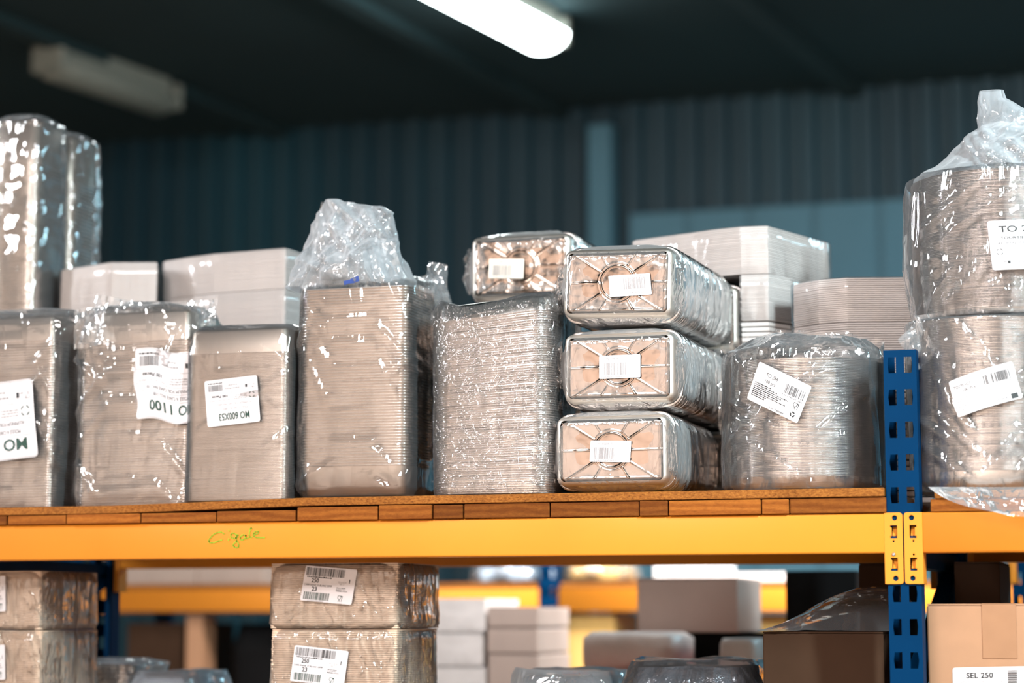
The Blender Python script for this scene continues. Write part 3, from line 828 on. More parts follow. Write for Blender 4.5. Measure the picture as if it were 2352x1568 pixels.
# --- 4: tall stack with the tuft and blue tape
r4, g4 = rect_thing('bagged_pan_stack', 'tall bagged pan stack topped by a tuft of film with a scrap of blue tape', 682, 936, 658, 3.925, .155, 62, inverted=False, body_h=.062, base_in=.016, R=.020, mats=('foil_smooth','foil_body'), seed=14, lip=.003, jit=.0003)
rows = [(g4['z0']+.001, g4['x'], g4['y'], g4['A']-.002, g4['B']-.006, 6, .002), (g4['z0']+.02, g4['x'], g4['y'], g4['A']+.010, g4['B']+.006, 5, .009), (g4['z0']+.07, g4['x'], g4['y'], g4['A']+.008, g4['B']+.006, 6, .006), (g4['z0']+.14, g4['x'], g4['y'], g4['A']+.009, g4['B']+.005, 7, .003),
        (g4['ztop']-.02, g4['x'], g4['y'], g4['A']+.006, g4['B']+.005, 7, .003), (g4['ztop']+.004, g4['x'], g4['y'], g4['A']+.003, g4['B']+.003, 6, .003)]
film_shell('plastic_bag', r4, rows, 'film', 31, top='open', n=190, dz=.0045, folds=16, fold_amp=.006)
tr = px_rows([(655,684,938,4.0,.075,5,.004), (640,690,950,4.0,.075,3.5,.010), (610,700,930,4.0,.07,3,.014), (585,706,914,4.0,.05,2.6,.018), (560,712,908,4.0,.04,2.4,.018), (530,718,906,3.99,.03,2.2,.014), (505,728,898,3.99,.022,2.2,.008), (480,738,880,3.99,.014,2.1,.004), (466,744,800,3.99,.008,2,.002), (458,748,760,3.99,.004,2,.001)])
film_shell('bag_tuft', r4, tr, 'film_tuft', 33, n=150, dz=.004, folds=26, fold_amp=.012, inner=2, bottom=False, freq=.62)
mb = MB()
sheet(mb, [(722,530),(800,520),(830,640),(706,650)], 3.955, seed=12, amp=.012)
sheet(mb, [(775,540),(868,548),(885,645),(770,650)], 3.95, seed=13, amp=.014)
sheet(mb, [(860,535),(905,560),(935,640),(870,650)], 3.96, seed=14, amp=.012)
sheet(mb, [(735,462),(893,505),(890,560),(715,540)], 3.985, seed=16, amp=.007)
mb.build('bag_flap', M['film_tuft'], r4)
mb = MB(); Q = [W(*q, 3.904) for q in ((789,645),(803,642),(812,637),(823,633),(825,645),(812,650),(800,651),(791,655))]
mb.add(Q + [q+Vector((0,.0008,0)) for q in Q], [(0,1,6,7),(1,2,5,6),(2,3,4,5),(15,14,9,8),(14,13,10,9),(13,12,11,10)]); mb.build('blue_tape', M['tape_blue'], r4)['label'] = 'small scrap of blue tape'
# --- 4b: the stack behind it
r4b, g4b = rect_thing('bagged_pan_stack', 'bagged pan stack behind the tall tufted one, its own knot of film at right', 790, 985, 672, 4.13, .15, 58, inverted=False, body_h=.06, base_in=.014, R=.03, mats=('foil_smooth','foil_body'), seed=15)
film_shell('plastic_bag', r4b, [(g4b['z0']+.001, g4b['x'], g4b['y'], g4b['A'], g4b['B'], 6, .002), (g4b['z0']+.05, g4b['x'], g4b['y'], g4b['A']+.012, g4b['B']+.006, 6, .008), (g4b['ztop']-.02, g4b['x'], g4b['y'], g4b['A']+.008, g4b['B']+.006, 6, .004), (g4b['ztop']+.02, g4b['x'], g4b['y'], g4b['A']-.004, g4b['B']-.01, 4, .01), (g4b['ztop']+.04, g4b['x'], g4b['y'], g4b['A']-.05, g4b['B']-.05, 3, .01)], 'film_loose', 36)
mb = MB()
for q, sd in (([(905,640),(1000,640),(1010,720),(925,700)], 1), ([(985,606),(1026,612),(1034,690),(960,680)], 2), ([(950,632),(1012,628),(1036,700),(975,720)], 3), ([(930,640),(990,625),(1000,700),(930,690)], 4)):
    sheet(mb, q, 4.15+.012*sd, seed=20+sd, amp=.012)
mb.build('bag_flap', M['film_tuft'], r4b)

# --- 5: shrink wrapped stack
r5, g5 = rect_thing('wrapped_pan_stack', 'shrink-wrapped stack of crinkled foil trays with a sagging top, beside the tray packs', 985, 1266, 722, 3.905, .19, 78, inverted=True, body_h=.030, base_in=.012, R=.045, mats=('foil_sparkle','foil_smooth'), seed=16, tilt=math.radians(4.6), lip=.0045, jit=.0012, group='wrapped foil stacks', pan='foil_tray')
A, B, z0, zt = g5['A'], g5['B'], g5['z0'], g5['ztop']
def tilted(rows, x0, zlo, zhi, tilt):
    pass
mb = MB(); n = 130; rs = []
H = zt-z0; ZZ = [(-.0, .0, 0.0), (.01, .003, 0), (H, .004, 1), (H+.012, .002, 1), (H+.034, -.012, 1), (H+.036, -.04, 1), (H+.034, -.07, 1)]
prof = []
for i in range(len(ZZ)-1):
    k = max(1, int(abs(ZZ[i+1][0]-ZZ[i][0])/.006))
    for j in range(k): t = j/k; prof.append([ZZ[i][q]+(ZZ[i+1][q]-ZZ[i][q])*t for q in range(3)])
prof.append(list(ZZ[-1]))
for z, grow, _ in prof:
    ring = []
    t_ = math.radians(4.6)*min(1, z/H)
    for j in range(n):
        c, s_ = sell(2*math.pi*j/n, 5.5)
        x, y = c*(A+grow), s_*(B+grow)
        amp = .0018 if z < H else .007
        p = Vector((x, y, z)); d = crease(p*1.6, 41)*amp
        sag = -.012*math.exp(-((x+.02)/.06)**2) if z > H+.01 else 0
        bump = .016*math.exp(-((x+A*.86)/.022)**2) if z > H+.01 else 0
        ring.append((g5['x'] + x + c*d + z*0 , g5['y'] + y + s_*d, z0 + z + max(0, 0)*0 + (math.sin(t_)*x if z > .01 else 0) + sag + bump*.6 + (noise.noise(p*30)*.003 if z > H else 0)))
    rs.append(ring)
mb.rings(rs, False, True, 0, True)
mb.build('shrink_wrap', M['film_tight'], r5)

# ------------------------------------------------------------------ tray packs lying on their side
def tray_base(mb, a, b, r, z, mi=2):
    nx, ny = 150, 96
    vs = []
    for j in range(ny+1):
        for i in range(nx+1):
            x = -a + 2*a*i/nx; y = -b + 2*b*j/ny
            # round the outline
            cx, cy = max(abs(x)-(a-r), 0), max(abs(y)-(b-r), 0)
            d = math.hypot(cx, cy)
            if d > r: x = math.copysign(a-r+cx*r/d, x); y = math.copysign(b-r+cy*r/d, y)
            rad = math.hypot(x, y); h = 0
            bump = lambda t, w: math.exp(-(t/w)**2)
            h += .0012*bump(rad-b*.56, .0014) + .0007*bump(rad-b*.66, .0010)
            if rad > b*.64:
                for ang in (0, 32, 58, 122, 148, 180, 212, 238, 302, 328):
                    q = math.radians(ang); dx, dy = math.cos(q), math.sin(q)
                    if x*dx+y*dy > 0: h += .0011*bump(x*dy-y*dx, .0013)*(1 if rad > b*.66 else .5)
            m_ = min(a-abs(x), b-abs(y))
            h += .0007*bump(m_-.006, .0014)
            h -= .0035*max(0, 1-m_/.004)
            nse = noise.noise(Vector((x*26, y*26, 3)))*.0016 + noise.noise(Vector((x*60, y*60, 8)))*.0005
            vs.append((x, y, z + (h + nse)*(1 if z > 0 else -1)))
    k = nx+1
    mb.add(vs, [(j*k+i, j*k+i+1, (j+1)*k+i+1, (j+1)*k+i) for j in range(ny) for i in range(nx)], mi, True)
TA, TB, TD = .1155, .0735, .034
TRAY = pan_mesh('foil_tray', TA, TB, .030, TA-.014, TB-.013, .012, TD, .0052, .0045, True, ('foil_sparkle','foil_satin','foil_mirror'), base_fn=tray_base)
RIM = pan_mesh('foil_tray_nested', TA, TB, .030, TA-.014, TB-.013, .012, TD, .0046, .0045, True, ('foil_sparkle','foil_satin'))
def tray_pack(label, pxc, pyc, Yrim, n, zc=None, *a_, **k_):
    return _tray_pack(label, pxc, pyc, Yrim, n, zc, *a_, **k_)
def _tray_pack(label, pxc, pyc, Yrim, n, zc, yaw=0, roll=0, seed=0, lab=None, lab_flip=False, cream='label', sc=1.0, knot=True):
    c = W(pxc, pyc, Yrim)
    if zc is not None: c.z = zc
    root = thing('tray_pack', label, 'foil trays', c, 'clear packs of foil trays lying on their side')
    # tray axis: local +z -> world -Y ; each next tray lies further back
    Rm = Matrix.Rotation(yaw, 4, 'Z') @ Matrix.Rotation(roll, 4, 'Y') @ Matrix.Rotation(math.pi/2, 4, 'X')
    pitch = .0062; rnd = random.Random(seed); first = None; nested = None
    for i in range(n):
        if i == 0: o = link_mesh('foil_tray', TRAY, root); first = o
        elif i == 1: o = link_mesh('foil_tray', RIM, root); nested = o
        else: o = nested.copy(); COL.objects.link(o); o.parent = root
        off = Rm @ Vector((rnd.uniform(-.0008,.0008), rnd.uniform(-.0008,.0008), -i*pitch))
        o.matrix_local = Matrix.Translation(off) @ Rm @ Matrix.Rotation(rnd.uniform(-.006,.006), 4, 'Z') @ Matrix.Scale(sc, 4)
    # shrink film: hugs the rims, stretched over the front tray's base
    L_ = n*pitch; mb = MB(); rs = []; m_ = 112
    sec = [(TD-.0005, -.052, 12, .0), (TD+.0012, -.030, 10, .0004), (TD+.0012, -.0175, 9, .0008), (TD-.002, -.0135, 7, .0015), (TD*.55, -.007, 4.6, .002), (.006, .000, 4.2, .0022), (-.004, .0028, 4.2, .001)]
    z = -.004
    while z > -L_+.03: z -= .008; sec.append((z, .0035, 4.2, .0026))
    sec += [(-L_, .003, 4.2, .004), (-L_-.012, -.015, 3.5, .006), (-L_-.016, -.04, 3, .006)]
    for z, g, e, amp in sec:
        ring = []
        for j in range(m_):
            cc, s_ = sell(2*math.pi*j/m_, e); x, y = cc*(TA+g)*sc, s_*(TB+g)*sc
            p = Vector((x, y, z)); wp = Vector((x*1.5, z*1.5, y*1.5))
            d = crease(wp, seed+50)*amp
            if knot and -.01 < z < TD*.9 and cc < -.8 and abs(s_) < .5: d += .008*abs(noise.noise(Vector((s_*6, z*60, seed))))
            q = Rm @ Vector((x+cc*d, y+s_*d, z*1.0))
            ring.append(q + c)
        rs.append(ring)
    mb.rings(rs, True, True, 0, True)
    mb.build('shrink_wrap', M['film_pack'], root)
    if knot:
        mb = MB(); rnd = random.Random(seed)
        for k in range(3):
            base = Rm @ Vector((-TA*sc-.004, rnd.uniform(-.03,.03), -.006))
            vs = []
            for j in range(7):
                for i in range(5):
                    u_, v_ = i/4, j/6-.5
                    p = base + Rm @ Vector((-u_*.020*(1-abs(v_)*1.2), v_*.065, rnd.uniform(-.008,.008)))
                    vs.append(p + c + Vector((0, rnd.uniform(-.004,.004), 0)))
            mb.add(vs, [(j*5+i, j*5+i+1, (j+1)*5+i+1, (j+1)*5+i) for j in range(6) for i in range(4)], 0, False)
        mb.build('film_knot', M['film_loose'], root)
    if lab:
        Yl = Yrim-TD*sc-.0045
        TL, TR, BR, BL = [W(q[0], q[1], Yl) for q in lab]
        lb = Label(root, *( (BR, BL, TR) if lab_flip else (TL, TR, BL)), mat=cream)
        lb.text('PL 500 R C', .18, .20, .095, .55, mi=2)
        lb.barcode(.10, .32, .66, .86, 17+seed, 30, mi=2)
        lb.text('3 164610 000610', .04, .965, .075, .66, mi=2)
        lb.done()
    return root
YT = 3.945
tray_pack('lowest of three clear tray packs stacked beside the round dishes', 1415, 1037, YT, 60, None, .02, 0, 1, [(1357,1011),(1450,1012),(1446,1062),(1354,1060)])
tray_pack('middle one of three clear tray packs beside the wrapped stack', 1431, 848.5, YT+.004, 60, None, 0, 0, 2, [(1376,817),(1471,813),(1474,866),(1376,870)])
tray_pack('topmost of three clear tray packs, label upside down', 1430, 655, YT+.006, 60, None, -.03, .03, 3, [(1400,634),(1493,627),(1497,676),(1401,682)], True)
# the second row of tray packs, behind the sagging stack
yb = 4.30
zs = [W(1207, 617, yb)]
tray_pack('blurred clear tray pack with cream label above the sagging wrapped stack', 1207, 617, yb, 46, None, 0, 0, 4, [(1124,594),(1204,594),(1204,641),(1122,639)], False, 'label_cream', 1.02, True)
for k in range(1, 4):
    q = W(1207, 617, yb); zk = q.z - .158*k
    if zk-.078 < ZS(1200): break
    tray_pack('hidden lower tray pack behind the sagging wrapped stack, level %d' % k, 1207, 617, yb, 14, zk, 0, 0, 5+k, None, False, 'label', 1.0, False)
for k, (px_, py_) in enumerate(((1580, 1020), (1584, 852), (1588, 690))):
    tray_pack(['rear tray pack at the bottom, seen past the front packs', 'rear tray pack in the middle, seen past the front packs', 'rear blurred tray pack on top, right of the front packs'][k], px_, py_, 4.372, 32, ZS(1600)+.0765+.1528*k, 0, 0, 20+k, None, False, 'label', .975, False)

# ------------------------------------------------------------------ round dishes
def round_thing(label, pxl, pxr, pytop, pybot, Yc, n, body_h, inverted, z0=None, seed=1, fl=.013, pitch_scale=1, lab=None, mat='foil_sparkle', zlift=0):
    R = (WX(pxr, Yc)-WX(pxl, Yc))/2*.995; xm = (WX(pxl, Yc)+WX(pxr, Yc))/2; pm = (pxl+pxr)/2
    z0 = ZS(pm) if z0 is None else z0
    zt = WZ(pm, pytop, Yc-R)
    root = thing('pie_dish_stack', label, 'foil pie dishes', (xm, Yc, z0), 'bagged stacks of round foil dishes')
    zlo = .002 if inverted else body_h
    pitch = (zt-z0-zlo)/n
    me = pan_mesh('pie_dish', R, R, 0, R-fl, R-fl, 0, body_h, pitch*.52, .0055, inverted, (mat,'foil'), round_=True)
    stack(root, me, n, pitch, zlo+pitch*.5, 'pie_dish', seed=seed, jit=.0012)
    return root, dict(x=xm, y=Yc, R=R, z0=z0, zt=zt)
r6, g6 = round_thing('round foil pie dish stack in a bag, label reading TO 284', 1672, 2034, 818, 1085, 4.075, 76, .027, False, seed=21)
R = g6['R']
film_shell('plastic_bag', r6, [(g6['z0']+.001, g6['x'], g6['y'], R-.006, R-.008, 2.3, .001), (g6['z0']+.012, g6['x'], g6['y'], R+.006, R+.002, 2.3, .004), (g6['z0']+.10, g6['x'], g6['y'], R+.006, R+.003, 2.3, .002), (g6['zt'], g6['x'], g6['y'], R+.005, R+.003, 2.3, .002),
   (g6['zt']+.02, g6['x'], g6['y'], R-.004, R-.004, 2.3, .010), (g6['zt']+.045, g6['x'], g6['y']+.01, R-.035, R-.04, 2.3, .016), (g6['zt']+.052, g6['x']-.01, g6['y']+.01, R-.09, R-.09, 2.3, .014)], 'film_loose', 61, n=200, dz=.0045, folds=12, fold_amp=.0045)
mb = MB()
for q, sd in (([(1690,790),(1790,752),(1840,800),(1700,830)], 1), ([(1780,748),(1900,765),(1960,815),(1800,815)], 2), ([(1900,762),(2028,778),(2032,822),(1940,820)], 3), ([(1640,800),(1720,770),(1700,900),(1655,1000)], 5)):
    sheet(mb, q, 3.99+.02*sd, seed=60+sd, amp=.010)
mb.build('bag_flap', M['film_loose'], r6)
def cyl_bend(cx, cy, R):
    def f(p, x, y):
        dx = p.x-cx
        return Vector((p.x, cy - math.sqrt(max(1e-6, R*R-dx*dx)), p.z))
    return f
TL, TR, BL = W(1745, 830, 3.92), W(1867, 889, 3.925), W(1713, 914, 3.92)
lb = Label(r6, TL, TR, BL, bend=cyl_bend(g6['x'], g6['y'], R+.018))
lb.text('TO 284', .20, .27, .10, .43); lb.text('100 pcs', .22, .42, .085, .42)
for q in range(8): lb.micro(.05, [.36,.5,.72,.6,.56,.7,.34,.32][q], .52+.047*q, .028, q+30)
lb.barcode(.60, .20, .95, .44, 77, 30); lb.text('3 663740 671284', .575, .505, .036, .95)
lb.glass(.87, .63, .16, .014); lb.recycle(.87, .85, .075); lb.text('Lot  780084', .45, .965, .05, .72)
lb.done()

YQ = 3.985
r7, g7 = round_thing('lower bagged stack of round foil dishes, its film hanging over the yellow beam', 2098, 2470, 722, 1105, YQ+.04, 100, .034, False, z0=zr, seed=22)
R7 = g7['R']
film_shell('plastic_bag', r7, [(g7['z0']+.001, g7['x'], g7['y'], R7-.012, R7-.012, 2.3, .001), (g7['z0']+.02, g7['x'], g7['y'], R7+.002, R7+.002, 2.3, .003), (g7['z0']+.12, g7['x'], g7['y'], R7+.006, R7+.004, 2.3, .0025), (g7['zt'], g7['x']-.002, g7['y'], R7+.007, R7+.005, 2.3, .003), (g7['zt']+.0015, g7['x'], g7['y'], R7-.02, R7-.02, 2.3, .001)], 'film_loose', 71, n=200, dz=.0045, folds=14, fold_amp=.0055)
# film corner hanging over the beam
mb = MB(); nx, ny = 26, 12; vs = []
for j in range(ny+1):
    for i in range(nx+1):
        s_, t = i/nx, j/ny
        x0_, x1_ = 2132, 2480
        top = 1118; bot = 1118 + 72*min(1, (s_*1.9))**.8 + (6*math.sin(s_*9))
        px_ = x0_+(x1_-x0_)*s_; py_ = top+(bot-top)*t
        Yv = (3.868 - .020*t) if s_ < .5 else (3.862-.022*t)
        p = W(px_, py_, Yv); p = p + Vector((0, -abs(crease(p*1.5, 5))*.012*min(1, t*2.5), 0))
        vs.append(p)
mb.add(vs, [(j*(nx+1)+i, j*(nx+1)+i+1, (j+1)*(nx+1)+i+1, (j+1)*(nx+1)+i) for j in range(ny) for i in range(nx)], 0, True)
mb.build('hanging_film', M['film_tuft'], r7)
mb = MB()
for q, sd in (([(2062,775),(2110,728),(2150,800),(2108,850)], 1), ([(2100,722),(2250,700),(2260,735),(2110,760)], 2), ([(2230,640),(2380,600),(2400,740),(2220,735)], 3), ([(2260,655),(2352,640),(2380,730),(2240,740)], 4)):
    sheet(mb, q, 3.90+.008*sd, seed=70+sd, amp=.010)
mb.build('bag_flap', M['film_tuft'], r7)
TL, TR, BL = W(2174, 868, 3.85), W(2322, 826, 3.85), W(2197, 951, 3.85)
lb = Label(r7, TL, TR, BL, bend=lambda p, x, y: cyl_bend(g7['x'], g7['y'], R7+.015)(p, x, y)+Vector((0, -.002*math.sin(3*x), -.004*(1-x)**2)))
lb.text('TO270 H23', .05, .27, .085, .32); lb.text('100 Pcs', .18, .40, .08, .38)
for q in range(10): lb.micro(.05, [.6,.55,.5,.62,.55,.7,.6,.5,.45,.4][q], .50+.045*q, .02, q+50, mi=2)
lb.barcode(.52, .16, .92, .42, 99, 26); lb.glass(.87, .52, .17, .012, 2)
lb.ring_logo(.55, .86, .045, 2); lb.rect(.85, .82, .95, .96); lb.micro(.62, .82, .92, .06, 8, mi=2); lb.done()

r8, g8 = round_thing('upper bagged stack of round foil dishes at top right, label reading TO 270', 2108, 2520, 382, 720, YQ+.06, 94, .013, False, z0=g7['zt']+.0012+.0005, seed=23, mat='foil_sparkle')
R8 = g8['R']
film_shell('plastic_bag', r8, [(g8['z0']+.001, g8['x'], g8['y'], R8+.002, R8+.002, 2.3, .001), (g8['z0']+.04, g8['x'], g8['y'], R8+.004, R8+.004, 2.3, .006), (g8['z0']+.10, g8['x']-.006, g8['y'], R8+.010, R8+.006, 2.3, .003), (g8['zt']-.03, g8['x']-.004, g8['y'], R8+.009, R8+.006, 2.3, .002), (g8['zt']-.0, g8['x']-.002, g8['y'], R8+.006, R8+.005, 2.3, .001)], 'film_loose', 81, top='open', n=200, dz=.0045, folds=9, fold_amp=.005)
tr = px_rows([(388,2100,2500,4.02,.15,2.4,.002), (370,2140,2500,4.02,.14,2.3,.006), (345,2176,2490,4.01,.11,2.3,.010), (310,2215,2460,4.0,.07,2.3,.014), (280,2248,2420,4.0,.04,2.2,.012), (255,2250,2360,3.99,.025,2.2,.008), (225,2247,2308,3.99,.014,2.2,.005), (206,2250,2303,3.99,.008,2.2,.003)])
film_shell('bag_tuft', r8, tr, 'film_tuft', 83, n=150, dz=.004, folds=24, fold_amp=.012, inner=1, bottom=False, top='open', freq=.6)
mb = MB()
sheet(mb, [(2300,255),(2400,300),(2420,395),(2290,390)], 3.95, seed=91, amp=.012)
sheet(mb, [(2206,345),(2290,290),(2300,385),(2190,395)], 3.96, seed=92, amp=.010)
mb.build('bag_flap', M['film_tuft'], r8)
TL, TR, BL = W(2265, 504, 3.85), W(2450, 490, 3.85), W(2278, 617, 3.85)
lb = Label(r8, TL, TR, BL, bend=cyl_bend(g8['x'], g8['y'], R8+.018))
lb.text('TO 270', .13, .24, .125, .66, bold=True); lb.text('TOURTIERE ALU 270', .14, .385, .055, .80, bold=True); lb.text('ALUMINUM FOIL PIE PAN 270', .10, .49, .05, .92)
for t in (.30, .42, .54, .72): lb.rect(.05, t, .96, t+.006, 'rule_line', 2)
lb.rect(.40, .545, .404, .72, 'rule_line', 2); lb.rect(.25, .72, .254, .97, 'rule_line', 2)
lb.ring_logo(.115, .635, .06)
for q, w_ in enumerate(('ZA PREVOTE', '8 ROUTE DE BU', '78550 HOUDAN')): lb.text(w_, .18, .60+.035*q, .022, .35, mi=2)
lb.text('PAQUET DE', .42, .60, .03, .56, mi=2); lb.text('100 Pieces', .62, .66, .05, .9)
lb.text('LOT BATCH', .33, .82, .035, .46, mi=2); lb.micro(.30, .5, .87, .03, 4, mi=2); lb.barcode(.62, .76, .93, .9, 12)
lb.glass(.1, .79, .06, .006, 2); lb.ring_logo(.1, .89, .022, 2); lb.rect(.20, .82, .235, .88); lb.micro(.145, .19, .86, .04, 2, mi=2); lb.done()

# ------------------------------------------------------------------ tall bagged stacks at the far left, back row
def slim(label, pxl, pxr, pyrim, pytop, Yf, n, seed, dp=.14):
    r, g = rect_thing('bagged_pan_stack', label, pxl, pxr, pyrim, Yf, dp, n, inverted=True, body_h=WZ((pxl+pxr)/2, pytop+14, Yf)-WZ((pxl+pxr)/2, pyrim, Yf), base_in=.012, R=.03, seed=seed, group='bagged foil pan stacks', mats=('foil_smooth','foil_body'), tilt=-.03)
    film_shell('plastic_bag', r, [(g['z0']+.001, g['x'], g['y'], g['A']+.003, g['B']+.003, 6, .001), (g['z0']+.05, g['x'], g['y'], g['A']+.007, g['B']+.004, 6, .004), (g['ztop'], g['x'], g['y'], g['A']+.006, g['B']+.004, 5, .006), (g['body']-.004, g['x'], g['y'], g['A']+.002, g['B'], 4, .006), (g['body']+.012, g['x'], g['y'], g['A']-.02, g['B']-.03, 3, .006)], 'film_loose', seed)
    return r
slim('tallest blurred bagged pan stack at the left frame edge', -60, 66, 375, 258, 4.30, 92, 101)
slim('second tallest blurred bagged pan stack, next to the pale cartons', 72, 150, 415, 295, 4.475, 88, 102)

# ------------------------------------------------------------------ packs of flat white cartons in the back row
def carton_pack(label, poly, z0, z1, n, mat='white_card', group='packs of pale flat cartons in the back row', wrap='film_flat', name='carton_pack', part='flat_carton', tiltx=0, jit=.0008, seed=1, bag=True, cat='cartons', lb=None):
    """poly: list of (px, Y) front outline left to right, then closed at the back"""
    pts = [(WX(p[0], p[1], 650) if len(p) == 2 else p[2], p[1]) for p in poly]
    cx = sum(p[0] for p in pts)/len(pts); cy = sum(p[1] for p in pts)/len(pts)
    root = thing(name, label, cat, (cx, cy, z0), group)
    pitch = (z1-z0)/n; t = pitch*.74
    loc = [(x-cx, y-cy) for x, y in pts]
    mb = MB(); mb.rings([[(x*s_, y*s_, z) for x, y in loc] for z, s_ in ((0, .996), (t*.2, 1), (t*.8, 1), (t, .996))], True, True, 0, False)
    me = mb.mesh(part, M[mat]); rnd = random.Random(seed); first = None
    for i in range(n):
        o = link_mesh(part, me, root) if first is None else first.copy()
        if first is not None: COL.objects.link(o); o.parent = root
        first = first or o
        o.location = (rnd.uniform(-jit, jit), rnd.uniform(-jit, jit), i*pitch+.0005)
    if bag:
        mb = MB(); rs = []; K = 16
        for q, (z, g) in enumerate([(.001, .002), (.01, .004)] + [(z1-z0)*f_ and ((z1-z0)*f_, .0045) for f_ in (.25,.5,.75)] + [(z1-z0-.002, .004), (z1-z0+.0025, -.004)]):
            ring = []
            for a in range(len(loc)):
                p, p2 = Vector(loc[a]), Vector(loc[(a+1) % len(loc)])
                for k in range(K):
                    v = p.lerp(p2, k/K); d = v.normalized()*g
                    w_ = crease(Vector((v.x+cx, v.y+cy, z0+z))*1.3, seed)*.0022
                    ring.append((v.x+d.x+d.x/max(1e-4, abs(g))*max(w_, -.001)*.6, v.y+d.y+d.y/max(1e-4, abs(g))*max(w_, -.001)*.6, z))
            rs.append(ring)
        mb.rings(rs, False, True, 0, True)
        link_mesh('plastic_wrap', mb.mesh('plastic_wrap', M[wrap]), root)
    return root
def zz(px, py, Y): return WZ(px, py, Y)
# left group
zB = ZS(400)
def pile(names, poly, bounds, n, seed, px, Y, poly2=None):
    """bounds: image y of the top faces from top to bottom; supports below are added down to the shelf"""
    zs_ = [zz(px, b, Y) for b in bounds]
    for i in range(len(zs_)-1):
        carton_pack(names[i], poly if i == 0 or not poly2 else poly2, zs_[i+1]+.001, zs_[i], n, seed=seed+i)
    zlow = zs_[-1]; k = 0; hgt = zs_[0]-zs_[1]
    m_ = max(1, round((zlow-zB)/hgt)); h2 = (zlow-zB)/m_
    for j in range(m_):
        carton_pack(names[-1].replace('#', str(j+1)), poly2 or poly, zB+.0006+j*h2, zB+(j+1)*h2-.0006, max(4, n//3), seed=seed+9+j, bag=False)
pile(['pale flat carton pack behind, its top sloping, beside the tall left bags', 'lower pale carton pack of the left back pile, level # from the shelf'],
     [(140,4.36),(255,4.30),(360,4.33),(366,4.56),(0,4.60,WX(150,4.475)+.022)], [604, 712], 26, 200, 300, 4.32)
pile(['large pale carton pack on top, left of the tufted bag', 'pale carton pack under the large one left of the tufted bag', 'pale carton pack hidden low in the pile left of the tufted bag, level #'],
     [(376,4.41),(432,4.375),(492,4.35),(655,4.33),(712,4.44),(700,4.60),(400,4.62)], [583, 674, 780], 28, 220, 500, 4.35)
# right group
pile(['big pale carton pack on top with film-covered right side, behind the tray packs', 'narrow pale carton pack under the big one right of the tray packs', 'pale carton pack low behind the round TO 284 dishes, level #'],
     [(1455,4.44),(1640,4.36),(1702,4.345),(1765,4.35),(1905,4.60),(1500,4.62)], [521, 631, 738], 28, 240, 1720, 4.35, [(0,4.352,WX(1588,4.372)+.116),(1702,4.346),(1765,4.35),(1815,4.42),(1885,4.60),(0,4.61,WX(1588,4.372)+.116)])
pile(['pale carton pack at right under the film-covered one, beside the tall dish bag', 'pale carton pack below it, just left of the blue upright top', 'pale carton pack low behind the blue upright, level #'],
     [(1822,4.315),(1880,4.27),(1945,4.26),(2130,4.30),(2240,4.5),(1940,4.56)], [640, 742, 860], 22, 260, 1930, 4.27)

# ------------------------------------------------------------------ lower level: wrapped board packs
def plate_pack(label, xl, xr, depth, Yf, z0, z1, n, seed, lab=None, mat='cream_card', amp=.004, R=.004):
    xm = (xl+xr)/2
    root = thing('board_pack', label, 'cake boards', (xm, Yf+depth/2, z0), 'wrapped packs of cake boards')
    A, B = (xr-xl)/2, depth/2; pitch = (z1-z0)/n; t = pitch*.84
    mb = MB(); mb.rings([[(x*s_, y*s_, z) for x, y in rr(A, B, R, 2)] for z, s_ in ((0, .997), (t*.25, 1), (t*.75, 1), (t, .997))], True, True, 0, False)
    me = mb.mesh('cake_board', M[mat]); rnd = random.Random(seed); first = None
    for i in range(n):
        o = link_mesh('cake_board', me, root) if first is None else first.copy()
        if first is not None: COL.objects.link(o); o.parent = root
        first = first or o
        o.location = (rnd.uniform(-.0009,.0009), rnd.uniform(-.0009,.0009), i*pitch+.0004); o.rotation_euler = (0, 0, rnd.uniform(-.003,.003))
    H = z1-z0
    film_shell('plastic_wrap', root, [(z0+.0005, xm, Yf+B, A+.001, B+.001, 14, 0), (z0+.01, xm, Yf+B, A+.006, B+.005, 12, amp), (z0+H*.5, xm, Yf+B, A+.004, B+.004, 13, amp*.8), (z0+H*.85, xm, Yf+B, A+.004, B+.004, 12, amp), (z0+H-.001, xm, Yf+B, A, B, 12, .0005), (z0+H-.0005, xm, Yf+B, A*.6, B*.6, 12, 0)], 'film_box', seed, n=160, dz=.005)
    if lab:
        Yl = Yf-.0085
        TL, TR, BL = [W(*q, Yl) for q in lab]
        lb = Label(root, TL, TR, BL)
        lb.barcode(.03, .04, .78, .27, seed, 60); lb.micro(.06, .55, .32, .035, 3)
        lb.text('250', .16, .46, .12, .30, bold=True, mi=0); lb.text('CARR RAINE 23 BLANC S/IMP', .03, .56, .055, .57)
        lb.text('23', .19, .70, .12, .29, bold=True); lb.barcode(.05, .74, .56, .95, seed+3, 34, 'lower_barcode', 1); lb.text('164420 522402', .14, 1.0-.005, .03, .45, mi=2)
        lb.glass(.76, .86, .16, .012, 1)
        for q in range(3): lb.micro(.67+.02*q, .84-.02*q, .40+.035*q, .015, q, mi=2)
        for q in range(2): lb.micro(.66, .84, .57+.04*q, .02, q+6)
        lb.rect(.66, .635, .77, .66); lb.rect(.78, .637, .88, .66, mi=2); lb.rect(.885, .30, .9, .41); lb.done()
    return root
Yp = 4.0
xl_, xr_ = WX(622, Yp, 1440), WX(912, Yp, 1440)
zg = WZ(760, 1443, Yp); ztp = WZ(760, 1272, Yp)
hp = .1262
ztp = ZB-.002+.0 if False else min(ZB+.004, ztp)
plate_pack('upper wrapped pack of cake boards with barcode label, right under the beam', xl_, xr_+.003, .24, Yp-.004, zg, zg+.128, 34, 301, [(703,1298),(821,1308),(689,1378)])
